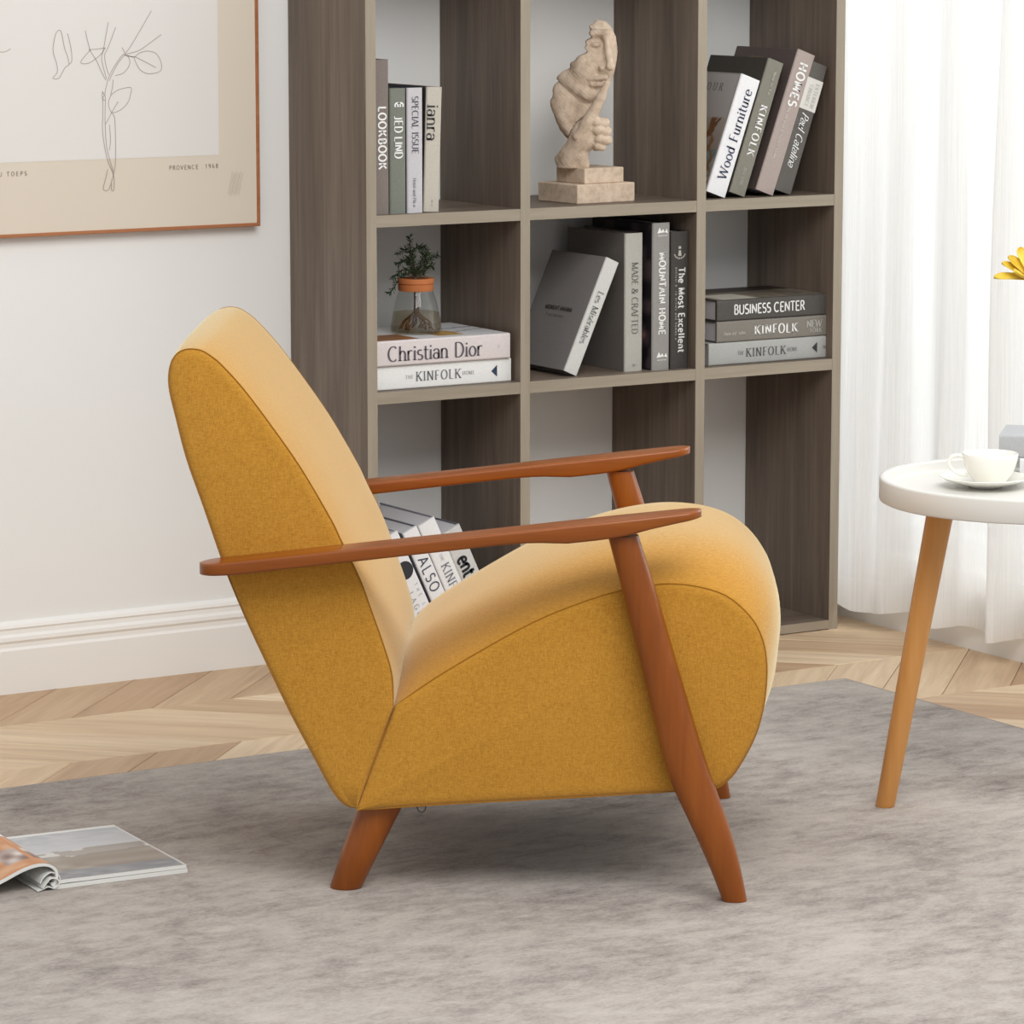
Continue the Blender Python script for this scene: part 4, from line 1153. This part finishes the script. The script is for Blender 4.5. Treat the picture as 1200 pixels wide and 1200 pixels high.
petal_m, nt, b_ = newmat('yellow_petal')
nt.links.new(ramp(nt, noise(nt, coords(nt, (60, 60, 20)), 1, 3), [(.3, (214, 178, 40)), (.7, (236, 206, 76))]), b_.inputs['Base Color'])
b_.inputs['Roughness'].default_value = .5; b_.inputs['Subsurface Weight'].default_value = .15; b_.inputs['Subsurface Radius'].default_value = (.01, .006, .002)
fr1 = vr-fax*vr.dot(fax); fr1.normalize(); fr2 = fax.cross(fr1)*-1
if fr2.z < 0: fr2 = -fr2
def petal(az, L, w, cup, curl):
    V, F = [], []; nu, nv = 12, 8
    d = fr1*cos(az)+fr2*sin(az); sd = fax.cross(d)
    for i in range(nu+1):
        t = i/nu; el = cup+curl*t
        p = head+d*(L*t*cos(el)+.002)+fax*(L*t*sin(el))
        nn = fax*cos(el)-d*sin(el)
        ww = w*(.35+.65*sin(pi*min(.5, .75*t)))*(1 if t < .72 else math.sqrt(max(.02, 1-((t-.72)/.285)**2)))
        for j in range(nv+1):
            q = j/nv*2-1
            V.append(p+sd*(ww*q)+nn*(w*.40*q*q))
    for i in range(nu):
        for j in range(nv):
            k = i*(nv+1)+j; F.append((k, k+1, k+nv+2, k+nv+1))
    o = obj('petal', V, F, petal_m, fl, smooth=True, sharp=80)
    md = o.modifiers.new('thick', 'SOLIDIFY'); md.thickness = .0009
for k, (L, w, cup, cu) in enumerate(((.063, .0110, .22, -.2), (.060, .0120, .85, -.2), (.064, .0120, .80, -.1), (.060, .0115, .62, -.2), (.054, .0115, .50, .3), (.054, .0115, .50, .3))):
    petal(pi-.02-k*pi/3*.98, L, w, cup, cu)
petal(pi-.55, .056, .0115, .62, -.1)
petal(pi+.45, .048, .0125, .42, .15)
petal(pi-.28, .058, .0105, .48, -.1)
obj('pistil', *tube([head, head+fax*.035], [.003, .0018], 8), plain('pistil', (170, 160, 60), .6), fl, smooth=True)

# ------------------------------------------------------------------ open magazine on the rug
mg = thing('magazine', 'open picture magazine lying on the grey rug at lower left', 'magazine', (2.314, 5.047, rt_), (0, 0, radians(-3.5)))
LD = .296
def sheet(curve, thick, y0, y1, n=4):
    """bundle of pages: a curved strip with thickness, swept along the spine direction"""
    c = [Vector((x, z)) for x, z in catmull(curve, False, n)]
    m = len(c); up_, lo_ = [], []
    for i in range(m):
        t = (c[min(i+1, m-1)]-c[max(i-1, 0)]).normalized(); nn = Vector((-t.y, t.x))
        up_.append(c[i]+nn*thick/2); lo_.append(c[i]-nn*thick/2)
    loop = up_+list(reversed(lo_)); k = len(loop)
    V = [(p.x, y, p.y) for y in (y0, y1) for p in loop]
    F = [(i, (i+1) % k, k+(i+1) % k, k+i) for i in range(k)]
    for i in range(m-1):
        q = (i, i+1, k-2-i, k-1-i); F.append(q); F.append(tuple(reversed([w+k for w in q])))
    return V, F, up_, lo_
V, F, u1_, _ = sheet([(.002, .0032), (.05, .0034), (.12, .0034), (.222, .0032)], .006, 0, LD)
obj('page_block', V, F, M['paperw'], mg, smooth=True, sharp=40)
V, F, u2_, _ = sheet([(.000, .0085), (.02, .0105), (.06, .0103), (.12, .0100), (.221, .0096)], .0052, .002, LD-.001)
blk = obj('page_block', V, F, M['paperw'], mg, smooth=True, sharp=40)
def curve_print(name, pts_, y0, y1, nv, fn, parent, lift=.0003):
    V, C = [], []; m = len(pts_)
    for j in range(nv+1):
        for i, p in enumerate(pts_):
            V.append((p.x, y0+(y1-y0)*j/nv, p.y+lift)); C.append((*lin(fn(i/(m-1), j/nv)), 1))
    F = [(j*m+i, j*m+i+1, (j+1)*m+i+1, (j+1)*m+i) for j in range(nv) for i in range(m-1)]
    o = obj(name, V, F, M['print'], parent, smooth=True)
    a = o.data.color_attributes.new('Col', 'FLOAT_COLOR', 'POINT'); a.data.foreach_set('color', [q for c in C for q in c])
def dense(pts_, n):
    s = np.linspace(0, len(pts_)-1, n); out = []
    for t in s:
        i = min(int(t), len(pts_)-2); out.append(pts_[i].lerp(pts_[i+1], t-i))
    return out
def landscape(u, v):
    if v > .965 or u > .985: return (226, 226, 224)
    ridge = .50+.10*vn(u*5, 1)+.05*vn(u*13, 4)
    if v > ridge:
        k = vn(u*16+v*10, v*26); return mixc((196, 197, 200), (166, 170, 176), k*(v-ridge)*2.4)
    if v > ridge-.12: return mixc((150, 142, 134), (206, 204, 200), 1 if vn(u*10, v*16) > .66 else vn(u*8, v*8)*.4)
    if v > .16: return mixc((168, 158, 146), (136, 124, 114), vn(u*7, v*12))
    return mixc((120, 122, 126), (150, 150, 152), vn(u*12, v*20))
curve_print('photo_print', dense(u2_, 60), .004, LD-.004, 70, landscape, blk)
V, F, _, lo = sheet([(.001, .006), (.0085, .017), (.007, .030), (-.004, .0385), (-.022, .0405), (-.046, .0355), (-.076, .0235), (-.11, .0115), (-.15, .0060), (-.205, .0048)], .0042, 0, LD)
lf = obj('turned_pages', V, F, M['paperw'], mg, smooth=True, sharp=40)
def interior(u, v):
    # u: 0 at the spine .. 1 at the outer edge
    if v > .66: return (230, 231, 232)
    if u < .30: return (228, 226, 222)
    w = (u-.30)/.70
    fr_ = min(w/.5, v/.66, (.66-v)/.66)
    if fr_ < .05 or abs(w-.16) < .03: return (196, 136, 92)
    k = vn(w*9, v*12)
    if .12 < v < .38 and w < .42: return mixc((120, 92, 84), (222, 214, 208), k)
    return mixc((186, 128, 88), (214, 170, 134), k)
curve_print('photo_print', dense(lo, 70), .003, LD-.003, 60, interior, lf, .0004)
for cv_, th_, y0, y1 in (([(.003, .004), (.013, .011), (.012, .021), (.000, .027), (-.012, .021), (-.018, .012)], .0016, .001, .22),
                       ([(.002, .003), (.010, .008), (.009, .016), (-.002, .019), (-.010, .012), (-.016, .005)], .0016, -.004, .20),
                       ([(.004, .002), (-.006, .006), (-.016, .003), (-.024, .0016)], .0014, -.002, .2)):
    V, F, _, _ = sheet(cv_, th_, y0, y1)
    obj('curled_page', V, F, M['paperw'], mg, smooth=True, sharp=40)
